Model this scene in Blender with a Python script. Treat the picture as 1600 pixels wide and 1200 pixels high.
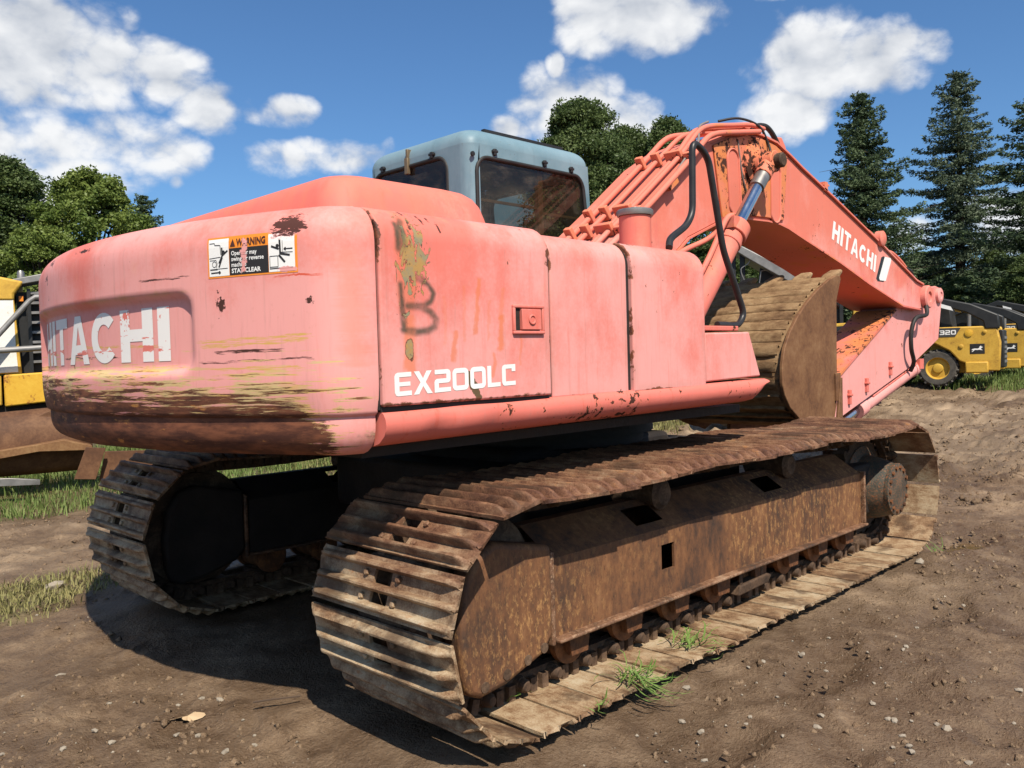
import bpy, bmesh, math, random
import numpy as np
from mathutils import Vector, Matrix

for _o in list(bpy.data.objects):
    bpy.data.objects.remove(_o, do_unlink=True)
SC = bpy.context.scene
COL = SC.collection
R = math.radians

# ------------------------------------------------------------------ camera
CAM_POS = Vector((-3.8814, -3.6094, 1.3411))
YAW, PITCH, ROLL, FOC = 0.78379, -0.02829, -0.02865, 1328.45
def _axes():
    cy, sy, cp, sp = math.cos(YAW), math.sin(YAW), math.cos(PITCH), math.sin(PITCH)
    f = Vector((cy*cp, sy*cp, sp)); r = Vector((sy, -cy, 0)); u = r.cross(f)
    c, s = math.cos(ROLL), math.sin(ROLL)
    return c*r + s*u, -s*r + c*u, f
_r, _u, _f = _axes()
cam_d = bpy.data.cameras.new('camera'); cam = bpy.data.objects.new('camera', cam_d); COL.objects.link(cam)
M = Matrix((_r, _u, -_f)).transposed().to_4x4(); M.translation = CAM_POS
cam.matrix_world = M
cam_d.sensor_width = 36; cam_d.lens = FOC/1600*36; cam_d.clip_end = 2000; cam_d.clip_start = 0.05
SC.camera = cam

# ------------------------------------------------------------------ light
SUN_TO = Vector((-0.34, -0.70, 1.0)).normalized()
SUN_EL = math.asin(SUN_TO.z); SUN_AZ = math.atan2(SUN_TO.y, SUN_TO.x)
sd = bpy.data.lights.new('sun', 'SUN'); sd.energy = 5.0; sd.angle = R(0.53); sd.color = (1.0, 0.925, 0.80)
sun = bpy.data.objects.new('sun', sd); COL.objects.link(sun)
sun.rotation_euler = (-SUN_TO).to_track_quat('-Z', 'Y').to_euler()
SC.view_settings.view_transform = 'Standard'; SC.view_settings.look = 'None'
SC.view_settings.exposure = 0.38; SC.view_settings.gamma = 1
SKY_STRENGTH = 0.06
SC.cycles.max_bounces = 6; SC.cycles.diffuse_bounces = 1; SC.cycles.glossy_bounces = 2; SC.cycles.transmission_bounces = 3; SC.cycles.transparent_max_bounces = 8; SC.cycles.caustics_reflective = False; SC.cycles.caustics_refractive = False

# ------------------------------------------------------------------ node helper
class X:
    """a socket with arithmetic"""
    def __init__(s, nt, sock): s.nt = nt; s.s = sock
    def _m(s, op, b=None, c=None, rev=False):
        n = s.nt.nodes.new('ShaderNodeMath'); n.operation = op
        a = s
        if rev: a, b = b, a
        for i, q in enumerate((a, b, c)):
            if q is None: continue
            if isinstance(q, X): s.nt.links.new(q.s, n.inputs[i])
            else: n.inputs[i].default_value = q
        return X(s.nt, n.outputs[0])
    def __add__(s, b): return s._m('ADD', b)
    __radd__ = __add__
    def __sub__(s, b): return s._m('SUBTRACT', b)
    def __rsub__(s, b): return s._m('SUBTRACT', b, rev=True)
    def __mul__(s, b): return s._m('MULTIPLY', b)
    __rmul__ = __mul__
    def __truediv__(s, b): return s._m('DIVIDE', b)
    def mx(s, b): return s._m('MAXIMUM', b)
    def mn(s, b): return s._m('MINIMUM', b)
    def ab(s): return s._m('ABSOLUTE')
    def sqrt(s): return s._m('SQRT')
    def pw(s, b): return s._m('POWER', b)
    def atan2(s, b): return s._m('ARCTAN2', b)
    def asin(s): return s._m('ARCSINE')
    def clamp(s): return s.mx(0.0).mn(1.0)
    def step(s, lo, hi):       # smoothstep
        n = s.nt.nodes.new('ShaderNodeMapRange'); n.interpolation_type = 'SMOOTHSTEP'
        s.nt.links.new(s.s, n.inputs['Value'])
        n.inputs['From Min'].default_value = lo; n.inputs['From Max'].default_value = hi
        if lo > hi:
            n.inputs['From Min'].default_value = hi; n.inputs['From Max'].default_value = lo
            n.inputs['To Min'].default_value = 1; n.inputs['To Max'].default_value = 0
        return X(s.nt, n.outputs['Result'])

class NT:
    def __init__(s, nt): s.nt = nt
    def new(s, t): return s.nt.nodes.new(t)
    def coord(s, out='Object'):
        n = s.new('ShaderNodeTexCoord'); return X(s.nt, n.outputs[out])
    def sep(s, v):
        n = s.new('ShaderNodeSeparateXYZ'); s.nt.links.new(v.s, n.inputs[0]); return [X(s.nt, o) for o in n.outputs]
    def vec(s, x, y, z):
        n = s.new('ShaderNodeCombineXYZ')
        for i, q in enumerate((x, y, z)):
            if isinstance(q, X): s.nt.links.new(q.s, n.inputs[i])
            else: n.inputs[i].default_value = q
        return X(s.nt, n.outputs[0])
    def scale(s, v, k):
        x, y, z = s.sep(v); return s.vec(x*k[0], y*k[1], z*k[2])
    def noise(s, v, scale=5, detail=4, rough=0.55, dist=0.0, out=0):
        n = s.new('ShaderNodeTexNoise'); s.nt.links.new(v.s, n.inputs['Vector'])
        n.inputs['Scale'].default_value = scale; n.inputs['Detail'].default_value = detail
        n.inputs['Roughness'].default_value = rough; n.inputs['Distortion'].default_value = dist
        return X(s.nt, n.outputs[out])
    def voro(s, v, scale=5, feature='F1', out='Distance', rand=1.0):
        n = s.new('ShaderNodeTexVoronoi'); n.feature = feature; s.nt.links.new(v.s, n.inputs['Vector'])
        n.inputs['Scale'].default_value = scale; n.inputs['Randomness'].default_value = rand
        return X(s.nt, n.outputs[out])
    def mix(s, f, a, b):
        n = s.new('ShaderNodeMix'); n.data_type = 'RGBA'
        for key, q in ((0, f), (6, a), (7, b)):
            if isinstance(q, X): s.nt.links.new(q.s, n.inputs[key])
            elif key == 0: n.inputs[0].default_value = q
            else: n.inputs[key].default_value = (*q[:3], 1)
        return X(s.nt, n.outputs[2])
    def ramp(s, f, stops):
        n = s.new('ShaderNodeValToRGB'); s.nt.links.new(f.s, n.inputs[0])
        el = n.color_ramp.elements
        while len(el) < len(stops): el.new(0.5)
        for e, (p, c) in zip(el, stops): e.position = p; e.color = (*c, 1)
        return X(s.nt, n.outputs[0])
    def attr(s, name, out='Fac'):
        n = s.new('ShaderNodeAttribute'); n.attribute_name = name; return X(s.nt, n.outputs[out])
    def rnd(s):
        n = s.new('ShaderNodeObjectInfo'); return X(s.nt, n.outputs['Random'])
    def seg(s, x, z, a, b):     # distance to a segment in the x,z plane
        dx, dz = b[0]-a[0], b[1]-a[1]; L2 = dx*dx+dz*dz+1e-9
        px = x - a[0]; pz = z - a[1]
        t = ((px*dx + pz*dz) * (1/L2)).clamp()
        ex = px - t*dx; ez = pz - t*dz
        return (ex*ex + ez*ez).sqrt()
    def ell(s, x, z, c, r):     # 0 at centre, 1 on the ellipse
        a = (x - c[0])*(1/r[0]); b = (z - c[1])*(1/r[1]); return (a*a + b*b).sqrt()

MATS = {}
def material(name, fn):
    if name in MATS: return MATS[name]
    m = bpy.data.materials.new(name); m.use_nodes = True
    nt = m.node_tree; nt.nodes.clear()
    out = nt.nodes.new('ShaderNodeOutputMaterial'); b = nt.nodes.new('ShaderNodeBsdfPrincipled')
    nt.links.new(b.outputs[0], out.inputs[0])
    q = NT(nt)
    res = fn(q) or {}
    for k, v in res.items():
        if k == 'bump':
            h, st, di = v
            bn = nt.nodes.new('ShaderNodeBump'); bn.inputs['Strength'].default_value = st; bn.inputs['Distance'].default_value = di
            nt.links.new(h.s, bn.inputs['Height']); nt.links.new(bn.outputs[0], b.inputs['Normal'])
        elif k == 'shader':
            nt.links.new(v, out.inputs[0])
        elif isinstance(v, X): nt.links.new(v.s, b.inputs[k])
        elif isinstance(v, (tuple, list)): b.inputs[k].default_value = (*v[:3], 1)
        else: b.inputs[k].default_value = v
    q.b = b
    MATS[name] = m
    return m

# ------------------------------------------------------------------ world: sky with cumulus
def make_world():
    w = bpy.data.worlds.new('World'); SC.world = w; w.use_nodes = True
    nt = w.node_tree; nt.nodes.clear(); q = NT(nt)
    out = nt.nodes.new('ShaderNodeOutputWorld'); bg = nt.nodes.new('ShaderNodeBackground')
    nt.links.new(bg.outputs[0], out.inputs[0])
    sky = nt.nodes.new('ShaderNodeTexSky'); sky.sky_type = 'NISHITA'; sky.sun_disc = False
    sky.sun_elevation = SUN_EL; sky.sun_rotation = math.pi/2 - SUN_AZ
    sky.air_density = 1.0; sky.dust_density = 0.7; sky.ozone_density = 2.0; sky.altitude = 200
    bg.inputs['Strength'].default_value = SKY_STRENGTH
    skyc = X(nt, sky.outputs[0])
    d = q.coord('Generated'); dx, dy, dz = q.sep(d)
    az = dy.atan2(dx)*(180/math.pi); el = dz.asin()*(180/math.pi)
    # cumulus banks: azimuth, elevation, half-widths, weight (degrees)
    lobes = [(73.5, 17.6, 7.0, 4.0, .95), (70.5, 13.0, 6.0, 3.0, .95), (66.6, 17.6, 3.0, 2.4, .80), (64.0, 15.8, 2.6, 1.8, .92), (77, 12.5, 6, 4.5, .85), (66.8, 13.4, 3.4, 2.2, .85), (72.0, 9.8, 4.0, 1.4, .70),
             (59.3, 16.0, 2.6, 1.3, .78), (61.6, 15.8, 1.8, 1.2, .6), (56.6, 13.3, 6.2, 1.5, .76), (66.0, 11.4, .8, 1.3, .56),
             (40.2, 16.0, 4.2, 2.9, .95), (37.0, 14.8, 3.4, 2.6, .90), (44.4, 14.8, 2.4, 1.4, .62), (41.4, 18.6, .8, 1.3, .66),
             (36.6, 21.9, 5.4, 3.4, .92), (33.2, 20.6, 3.4, 2.4, .78),
             (25.4, 17.6, 4.0, 3.3, 1.0), (21.4, 17.0, 3.4, 2.3, .95), (26.2, 15.2, 3.2, 2.3, .92), (18.4, 17.4, 1.6, 1.3, .72),
             (25.4, 21.8, 3.6, .9, .56), (14, 7.0, 8, 2.2, .8), (9.5, 11.5, 2.0, 2.0, .8), (64, 6.6, 9, 1.6, .72)]
    F = None
    for a, e, ra, re, w_ in lobes:
        ex = (az - a)*(1/ra); ey = (el - e)*(1/re)
        g = (ex*ex + ey*ey)*-0.55 + (w_*0.62 + 0.02)
        F = g if F is None else F.mx(g)
    F = F.mx(-0.9)
    v = q.scale(d, (1.0, 1.0, 1.35))
    # the rest of the sky carries the same scattered cumulus
    wide = q.noise(v, 2.1, 2, 0.5)
    out_m = ((az - 43.0).ab() - 36.0).step(0.0, 6.0).mx((el - 25.0).step(0.0, 4.0))
    F = F.mx((wide - 0.52)*3.2*out_m - (1.0 - out_m)*2.0)
    def shift(vec, o):
        sh = nt.nodes.new('ShaderNodeVectorMath'); sh.operation = 'ADD'; nt.links.new(vec.s, sh.inputs[0]); sh.inputs[1].default_value = o; return X(nt, sh.outputs[0])
    n1 = q.noise(v, 8.5, 7, 0.60, 0.2)
    n2 = q.noise(shift(v, (-0.010, -0.016, 0.030)), 8.5, 4, 0.55, 0.2)
    n3 = q.noise(v, 26.0, 5, 0.62, 0.3)
    wv = q.noise(v, 9.0, 3, 0.6, 0.0, 1); wa = nt.nodes.new('ShaderNodeVectorMath'); wa.operation = 'MULTIPLY_ADD'; nt.links.new(wv.s, wa.inputs[0]); wa.inputs[1].default_value = (.07, .07, .07); nt.links.new(v.s, wa.inputs[2])
    vw = X(nt, wa.outputs[0])
    b1 = q.voro(vw, 15.0); b2 = q.voro(vw, 36.0)
    b1s = q.voro(shift(vw, (-0.008, -0.013, 0.024)), 15.0)
    bil = (0.46 - b1)*0.42 + (0.46 - b2)*0.32
    dens = F + (n1 - 0.5)*1.15 + (n3 - 0.5)*0.40 + bil
    D = dens.step(0.0, 0.46)
    thick = dens.step(0.25, 1.0)
    rel = ((n1 - n2)*2.6 + (b1s - b1)*0.9 + (0.46 - b2)*.5 + 0.60).clamp()
    lit = (rel*0.80 + 0.20 + (n3 - .5)*.5 - thick*0.10 + (1.0 - thick)*0.12).clamp()
    K = 1.0/SKY_STRENGTH
    cc = q.mix(lit, (0.30*K, 0.34*K, 0.41*K), (0.74*K, 0.745*K, 0.75*K))
    tint = nt.nodes.new('ShaderNodeMix'); tint.data_type = 'RGBA'; tint.blend_type = 'MULTIPLY'; tint.inputs[0].default_value = 1.0
    nt.links.new(skyc.s, tint.inputs[6]); tint.inputs[7].default_value = (0.88, 1.28, 1.64, 1)
    Df = (D*0.96)*dz.step(0.0, 0.06)
    nt.links.new(q.mix(Df, X(nt, tint.outputs[2]), cc).s, bg.inputs['Color'])
    w.cycles.sampling_method = 'NONE'
make_world()

# ------------------------------------------------------------------ mesh helper
class MB:
    def __init__(s): s.v = []; s.f = []; s.mi = []; s.cur = 0
    def add(s, vs, fs):
        o = len(s.v); s.v += [tuple(p) for p in vs]; s.f += [tuple(i+o for i in f) for f in fs]; s.mi += [s.cur]*len(fs)
    def box(s, a, b, M=None):
        (x0, y0, z0), (x1, y1, z1) = a, b
        vs = [(x0,y0,z0),(x1,y0,z0),(x1,y1,z0),(x0,y1,z0),(x0,y0,z1),(x1,y0,z1),(x1,y1,z1),(x0,y1,z1)]
        if M is not None: vs = [M @ Vector(p) for p in vs]
        s.add(vs, [(0,3,2,1),(4,5,6,7),(0,1,5,4),(1,2,6,5),(2,3,7,6),(3,0,4,7)])
    def prism(s, poly, y0, y1, fn=None):
        """poly in (x,z), extruded along y"""
        fn = fn or (lambda x, y, z: (x, y, z))
        area = sum(poly[i][0]*poly[(i+1) % len(poly)][1]-poly[(i+1) % len(poly)][0]*poly[i][1] for i in range(len(poly)))
        if area < 0: poly = poly[::-1]
        n = len(poly)
        vs = [fn(x, y0, z) for x, z in poly] + [fn(x, y1, z) for x, z in poly]
        s.add(vs, [tuple(range(n)), tuple(range(2*n-1, n-1, -1))] + [(i, i+n, (i+1) % n + n, (i+1) % n) for i in range(n)])
    def tube(s, pts, r, n=10, cap=True):
        pts = [Vector(p) for p in pts]; rs = r if isinstance(r, (list, tuple)) else [r]*len(pts)
        ref = None; rings = []
        for i, p in enumerate(pts):
            t = (pts[min(i+1, len(pts)-1)] - pts[max(i-1, 0)]).normalized()
            if ref is None:
                ref = Vector((0,0,1)) if abs(t.z) < 0.9 else Vector((0,1,0))
            a = (ref - t*ref.dot(t)).normalized(); b = t.cross(a); ref = a
            rings.append([p + (a*math.cos(k*2*math.pi/n) + b*math.sin(k*2*math.pi/n))*rs[i] for k in range(n)])
        vs = [p for rg in rings for p in rg]; fs = []
        for i in range(len(pts)-1):
            for k in range(n):
                fs.append((i*n+k, i*n+(k+1) % n, (i+1)*n+(k+1) % n, (i+1)*n+k))
        if cap: fs.append(tuple(range(n-1, -1, -1))); fs.append(tuple((len(pts)-1)*n+k for k in range(n)))
        s.add(vs, fs)
    def lathe(s, prof, c, axis='y', n=24, sgn=1, cap=True):
        """prof: list of (r, along)"""
        vs = []; fs = []
        for r, a in prof:
            for k in range(n):
                u, w = r*math.cos(k*2*math.pi/n), r*math.sin(k*2*math.pi/n)
                vs.append({'y': (c[0]+u, c[1]+a*sgn, c[2]+w), 'z': (c[0]+u, c[1]+w, c[2]+a*sgn), 'x': (c[0]+a*sgn, c[1]+u, c[2]+w)}[axis])
        m = len(prof)
        for i in range(m-1):
            for k in range(n): fs.append((i*n+k, i*n+(k+1) % n, (i+1)*n+(k+1) % n, (i+1)*n+k))
        if cap and prof[0][0] > 1e-6: fs.append(tuple(range(n)))
        if cap and prof[-1][0] > 1e-6: fs.append(tuple((m-1)*n+k for k in range(n)))
        s.add(vs, fs)
    def grid(s, P):
        """P[i][j] points"""
        m, n = len(P), len(P[0])
        s.add([p for row in P for p in row], [(i*n+j, i*n+j+1, (i+1)*n+j+1, (i+1)*n+j) for i in range(m-1) for j in range(n-1)])
    def mesh(s, name, smooth=35, fix=True):
        me = bpy.data.meshes.new(name); me.from_pydata(s.v, [], s.f); me.update()
        if any(s.mi): me.polygons.foreach_set('material_index', s.mi)
        if fix:
            bm = bmesh.new(); bm.from_mesh(me); bmesh.ops.recalc_face_normals(bm, faces=bm.faces); bm.to_mesh(me); bm.free()
        if smooth:
            me.shade_smooth(); me.set_sharp_from_angle(angle=R(smooth))
        return me
    def build(s, name, mats, parent=None, bevel=0, seg=2, smooth=35, fix=True, solid=0):
        me = s.mesh(name, smooth, fix)
        for m in (mats if isinstance(mats, (list, tuple)) else [mats]): me.materials.append(m)
        return link(name, me, parent, bevel, seg, solid)
def link(name, me, parent=None, bevel=0, seg=2, solid=0):
    o = bpy.data.objects.new(name, me); COL.objects.link(o)
    if parent is not None: o.parent = parent
    if solid:
        d = o.modifiers.new('solid', 'SOLIDIFY'); d.thickness = solid; d.offset = -1
    if bevel:
        b = o.modifiers.new('bevel', 'BEVEL'); b.width = bevel; b.segments = seg; b.limit_method = 'ANGLE'; b.angle_limit = R(35); b.harden_normals = False
    return o
def empty(name, loc=(0,0,0), rz=0):
    o = bpy.data.objects.new(name, None); COL.objects.link(o); o.location = loc; o.rotation_euler = (0,0,rz); o.empty_display_size = 0.2
    return o
def tag(o, label=None, cat=None, group=None, kind=None):
    if label: o['label'] = label
    if cat: o['category'] = cat
    if group: o['group'] = group
    if kind: o['kind'] = kind
    return o
def copy_tree(o, parent=None):
    c = o.copy(); COL.objects.link(c); c.parent = parent
    for ch in [k for k in o.children]: copy_tree(ch, c)
    return c
def smooth_path(pts, n=6):
    """Catmull-Rom through pts"""
    P = [Vector(p) for p in pts]; out = []
    for i in range(len(P)-1):
        a, b, c, d = P[max(i-1,0)], P[i], P[i+1], P[min(i+2,len(P)-1)]
        for k in range(n):
            t = k/n; out.append(0.5*((2*b)+(c-a)*t+(2*a-5*b+4*c-d)*t*t+(3*b-a-3*c+d)*t**3))
    out.append(P[-1]); return out
def fillet(pts, r, n=5):
    P = [Vector(p) for p in pts]; out = [P[0]]
    for i in range(1, len(P)-1):
        a = (P[i-1]-P[i]); b = (P[i+1]-P[i]); ra = min(r, a.length*.45); rb = min(r, b.length*.45)
        p0 = P[i]+a.normalized()*ra; p2 = P[i]+b.normalized()*rb
        for k in range(n+1):
            t = k/n; out.append(p0*(1-t)**2 + P[i]*2*t*(1-t) + p2*t*t)
    out.append(P[-1]); return out

# numpy value noise
def vnoise(x, y, seed=0):
    xi = np.floor(x).astype(np.int64); yi = np.floor(y).astype(np.int64); xf = x-xi; yf = y-yi
    def h(a, b):
        n = (a*374761393 + b*668265263 + seed*1442695041) & 0x7fffffff
        n = ((n ^ (n >> 13))*1274126177) & 0x7fffffff
        return ((n ^ (n >> 16)) & 0xffff)/65535.0
    u = xf*xf*(3-2*xf); v = yf*yf*(3-2*yf)
    return (h(xi,yi)*(1-u)+h(xi+1,yi)*u)*(1-v) + (h(xi,yi+1)*(1-u)+h(xi+1,yi+1)*u)*v
def fbm(x, y, oct=5, seed=0, g=0.5):
    a = 1.0; s = 0; t = 0
    for i in range(oct):
        s = s + a*vnoise(x*2**i, y*2**i, seed+i*17); t += a; a *= g
    return s/t
def sstep(x, a, b):
    t = np.clip((x-a)/(b-a), 0, 1); return t*t*(3-2*t)
# ================================================================== materials
PINK = (0.67, 0.170, 0.130); PINK_PALE = (0.74, 0.320, 0.290); PINK_RED = (0.60, 0.090, 0.045)
RUST_D = (0.060, 0.022, 0.014); RUST_O = (0.42, 0.13, 0.035); YEL_OLD = (0.58, 0.34, 0.09); PRIMER = (0.36, 0.30, 0.13)

def pink_base(q, c, pale=0.5, streak=0.5):
    x, y, z = q.sep(c)
    big = q.noise(c, 1.7, 4, 0.55, 0.3); mid = q.noise(q.scale(c, (1, 1, .55)), 7.5, 5, 0.62); fine = q.noise(c, 70, 3, 0.65)
    vs = q.noise(q.scale(c, (10, 10, 0.7)), 2.4, 5, 0.62)
    bleach = (big*0.9 + mid*0.45 + fine*.18 - 0.28 + (pale-.5) - (z - 1.5)*0.30).step(.28, .66)
    col = q.mix(bleach, PINK, PINK_PALE)
    col = q.mix(vs.step(0.54, 0.78)*streak*0.75, col, PINK_RED)
    col = q.mix((mid + (z - 1.72)*.5).step(.55, .74)*.38*streak, col, (0.70, 0.26, 0.10))
    dirt = q.noise(q.scale(c, (16, 16, 1.3)), 3.0, 6, 0.68).step(0.52, 0.78)*0.34
    col = q.mix(dirt, col, (0.42, 0.20, 0.17))
    col = q.mix(q.noise(c, 26, 5, .7).step(.60, .70)*.20, col, (0.50, 0.20, 0.15))
    return col
def chips(q, c, col, amt=0.5, seed=0.0):
    v = q.scale(c, (1, 1, 0.75))
    n = q.noise(v, 24, 5, 0.68, 0.3); k = q.noise(v, 2.6, 3, 0.6)
    val = n + (k - .5)*0.7
    th = 0.80 - amt*0.24
    m = val.step(th, th + .015)
    ring = val.step(th - .035, th)
    col = q.mix(ring*0.45, col, (0.55, 0.17, 0.08))
    return q.mix(m, col, RUST_D), m

def edge_wear(q, c, col, xs=(), zs_=(), w=.010):
    x, y, z = q.sep(c); n = q.noise(c, 30, 5, .7); k = q.noise(c, 4, 3, .6); d = None
    for e in xs: t = (x - e).ab(); d = t if d is None else d.mn(t)
    for e in zs_: t = (z - e).ab(); d = t if d is None else d.mn(t)
    m = (d + (n - .5)*w*6 + (.56 - k)*w*14).step(w*.3, -w*.3)
    dust = d.step(.05, 0.0)*k.step(.3, .7)*.30
    col = q.mix(dust, col, (0.36, 0.19, 0.14))
    return q.mix(m, col, q.mix(n.step(.45, .6), (0.20, 0.07, 0.035), RUST_D))
EDGE_X = (-2.226, -1.412, -1.380, -.884, -.864, -.287)
def m_pink(name, pale=0.5, streak=0.5, amt=0.2, rough=0.66, orange=0.0, edges=False):
    def fn(q):
        c = q.coord(); col = pink_base(q, c, pale, streak)
        if edges: col = edge_wear(q, c, col, EDGE_X, (1.188, 1.85), .006)
        if orange:
            o = q.noise(c, 3.2, 5, 0.6).step(0.62-orange*0.3, 0.75-orange*0.15)
            col = q.mix(o*0.75, col, (0.62, 0.21, 0.05))
        col, m = chips(q, c, col, amt)
        b = q.noise(c, 3.2, 3, 0.5)*0.8 + q.noise(c, 90, 2, .5)*0.03
        rg = q.noise(c, 5, 4, .6)
        return {'Base Color': col, 'Roughness': (m*0.3 + rg*0.25 + (rough-.12)).clamp(), 'bump': (b, 0.30, 0.03), 'Specular IOR Level': 0.28}
    return material(name, fn)

def m_door():
    def fn(q):
        c = q.coord(); x, y, z = q.sep(c)
        col = pink_base(q, c, 0.52, 0.6)
        nz = q.noise(c, 22, 5, 0.65); nzl = q.noise(c, 9, 4, 0.6)
        wx = x + (nz - .5)*0.045; wz = z + (q.noise(c, 21, 5, .65) - .5)*0.05
        # run-down streaks of redder paint
        for (a, b, r, s) in [((-1.79,1.63),(-1.81,1.44),.010,.8), ((-1.665,1.60),(-1.685,1.50),.010,.5), ((-1.682,1.50),(-1.685,1.39),.014,.9), ((-1.905,1.44),(-1.92,1.34),.010,.8), ((-1.72,1.36),(-1.73,1.29),.009,.7), ((-1.86,1.60),(-1.865,1.42),.008,.35), ((-1.95,1.56),(-1.955,1.40),.008,.3), ((-1.74,1.56),(-1.745,1.42),.006,.4), ((-1.58,1.43),(-1.585,1.32),.006,.5), ((-2.11,1.48),(-2.112,1.33),.024,.85)]:
            col = q.mix(q.seg(wx, wz, a, b).step(r*1.5, r*0.4)*s*0.8, col, (0.66, 0.17, 0.06))
        # faint orange ground around the peeled patch
        col = q.mix(q.ell(wx, wz, (-2.115, 1.66), (.05, .20)).step(1.15, .6)*0.6, col, (0.62, 0.15, 0.07))
        # dark green sprayed B
        d = None
        B1 = [(-2.11,1.634),(-2.06,1.626),(-2.022,1.604),(-2.002,1.577),(-2.012,1.55),(-2.045,1.530),(-2.115,1.530)]
        B2 = [(-2.05,1.528),(-2.015,1.512),(-1.994,1.488),(-2.0,1.464),(-2.03,1.450),(-2.08,1.444),(-2.136,1.451)]
        for a, b in list(zip(B1, B1[1:])) + list(zip(B2, B2[1:])) + [((-2.148,1.80),(-2.146,1.72)), ((-2.142,1.60),(-2.132,1.455)), ((-2.14,1.79),(-2.12,1.812))]:
            s = q.seg(x, z, a, b); d = s if d is None else d.mn(s)
        sp = d + (nz - .5)*0.012 + (nzl - .5)*0.026
        col = q.mix(sp.step(0.021, 0.002)*(nzl.step(.30, .55)*.45 + .40), col, (0.022, 0.045, 0.028))
        # peeled paint: ochre under-coat with rusty rims
        f = q.ell(x, z, (-2.105, 1.66), (.040, .150)) + (q.noise(q.scale(c, (1,1,.5)), 34, 5, .55, 1.2) - .5)*4.6 + .25
        f2 = q.ell(x, z, (-2.06, 1.71), (.034, .10)) + (q.noise(q.scale(c, (1,1,.6)), 39, 5, .55, 1.2) - .5)*4.6 + .25
        f3 = q.ell(x, z, (-2.112, 1.385), (.018, .045)) + (nz - .5)*1.5
        f = f.mn(f2).mn(f3)
        col = q.mix(f.step(1.10, .95), col, (0.10, 0.035, 0.02))
        und = q.mix(q.noise(c, 14, 5, .65).step(.4, .62), (0.40, 0.23, 0.075), (0.25, 0.22, 0.135))
        und = q.mix(q.noise(c, 40, 5, .7).step(.58, .66), und, (0.09, 0.06, 0.04))
        col = q.mix(f.step(.95, .90), col, und)
        gr = q.ell(x, z, (-2.13, 1.76), (.03, .06)) + (nz-.5)*1.2
        col = q.mix(gr.step(1.0, .3)*0.6, col, (0.06, 0.07, 0.04))
        # torn patch through the lettering and a few nicks
        t = q.seg(wx, wz, (-1.855, 1.30), (-1.80, 1.205)) + (nzl-.5)*0.012
        col = q.mix(t.step(0.016, 0.013), col, (0.12, 0.075, 0.035))
        # scratches near the top edge
        for a, b in [((-2.03,1.84),(-2.02,1.815)), ((-1.99,1.835),(-1.985,1.80)), ((-1.965,1.83),(-1.955,1.79)), ((-2.09,1.85),(-2.088,1.79))]:
            col = q.mix(q.seg(wx*0.4 + x*0.6, z, a, b).step(0.007, 0.003)*nz.step(.42, .5), col, RUST_D)
        edge = (z - 1.205).ab() + (nz - .5)*0.05
        col = q.mix(edge.step(0.006, -0.002), col, (0.16, 0.06, 0.03))
        col = edge_wear(q, c, col, (-2.226, -1.412), (), .010)
        col, m = chips(q, c, col, 0.16)
        b = q.noise(c, 4.5, 3, 0.5)*0.5 - f.step(.95, .90)*0.06
        return {'Base Color': col, 'Roughness': 0.64, 'bump': (b, 0.35, 0.03), 'Specular IOR Level': 0.35}
    return material('faded_pink_door_paint', fn)

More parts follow.
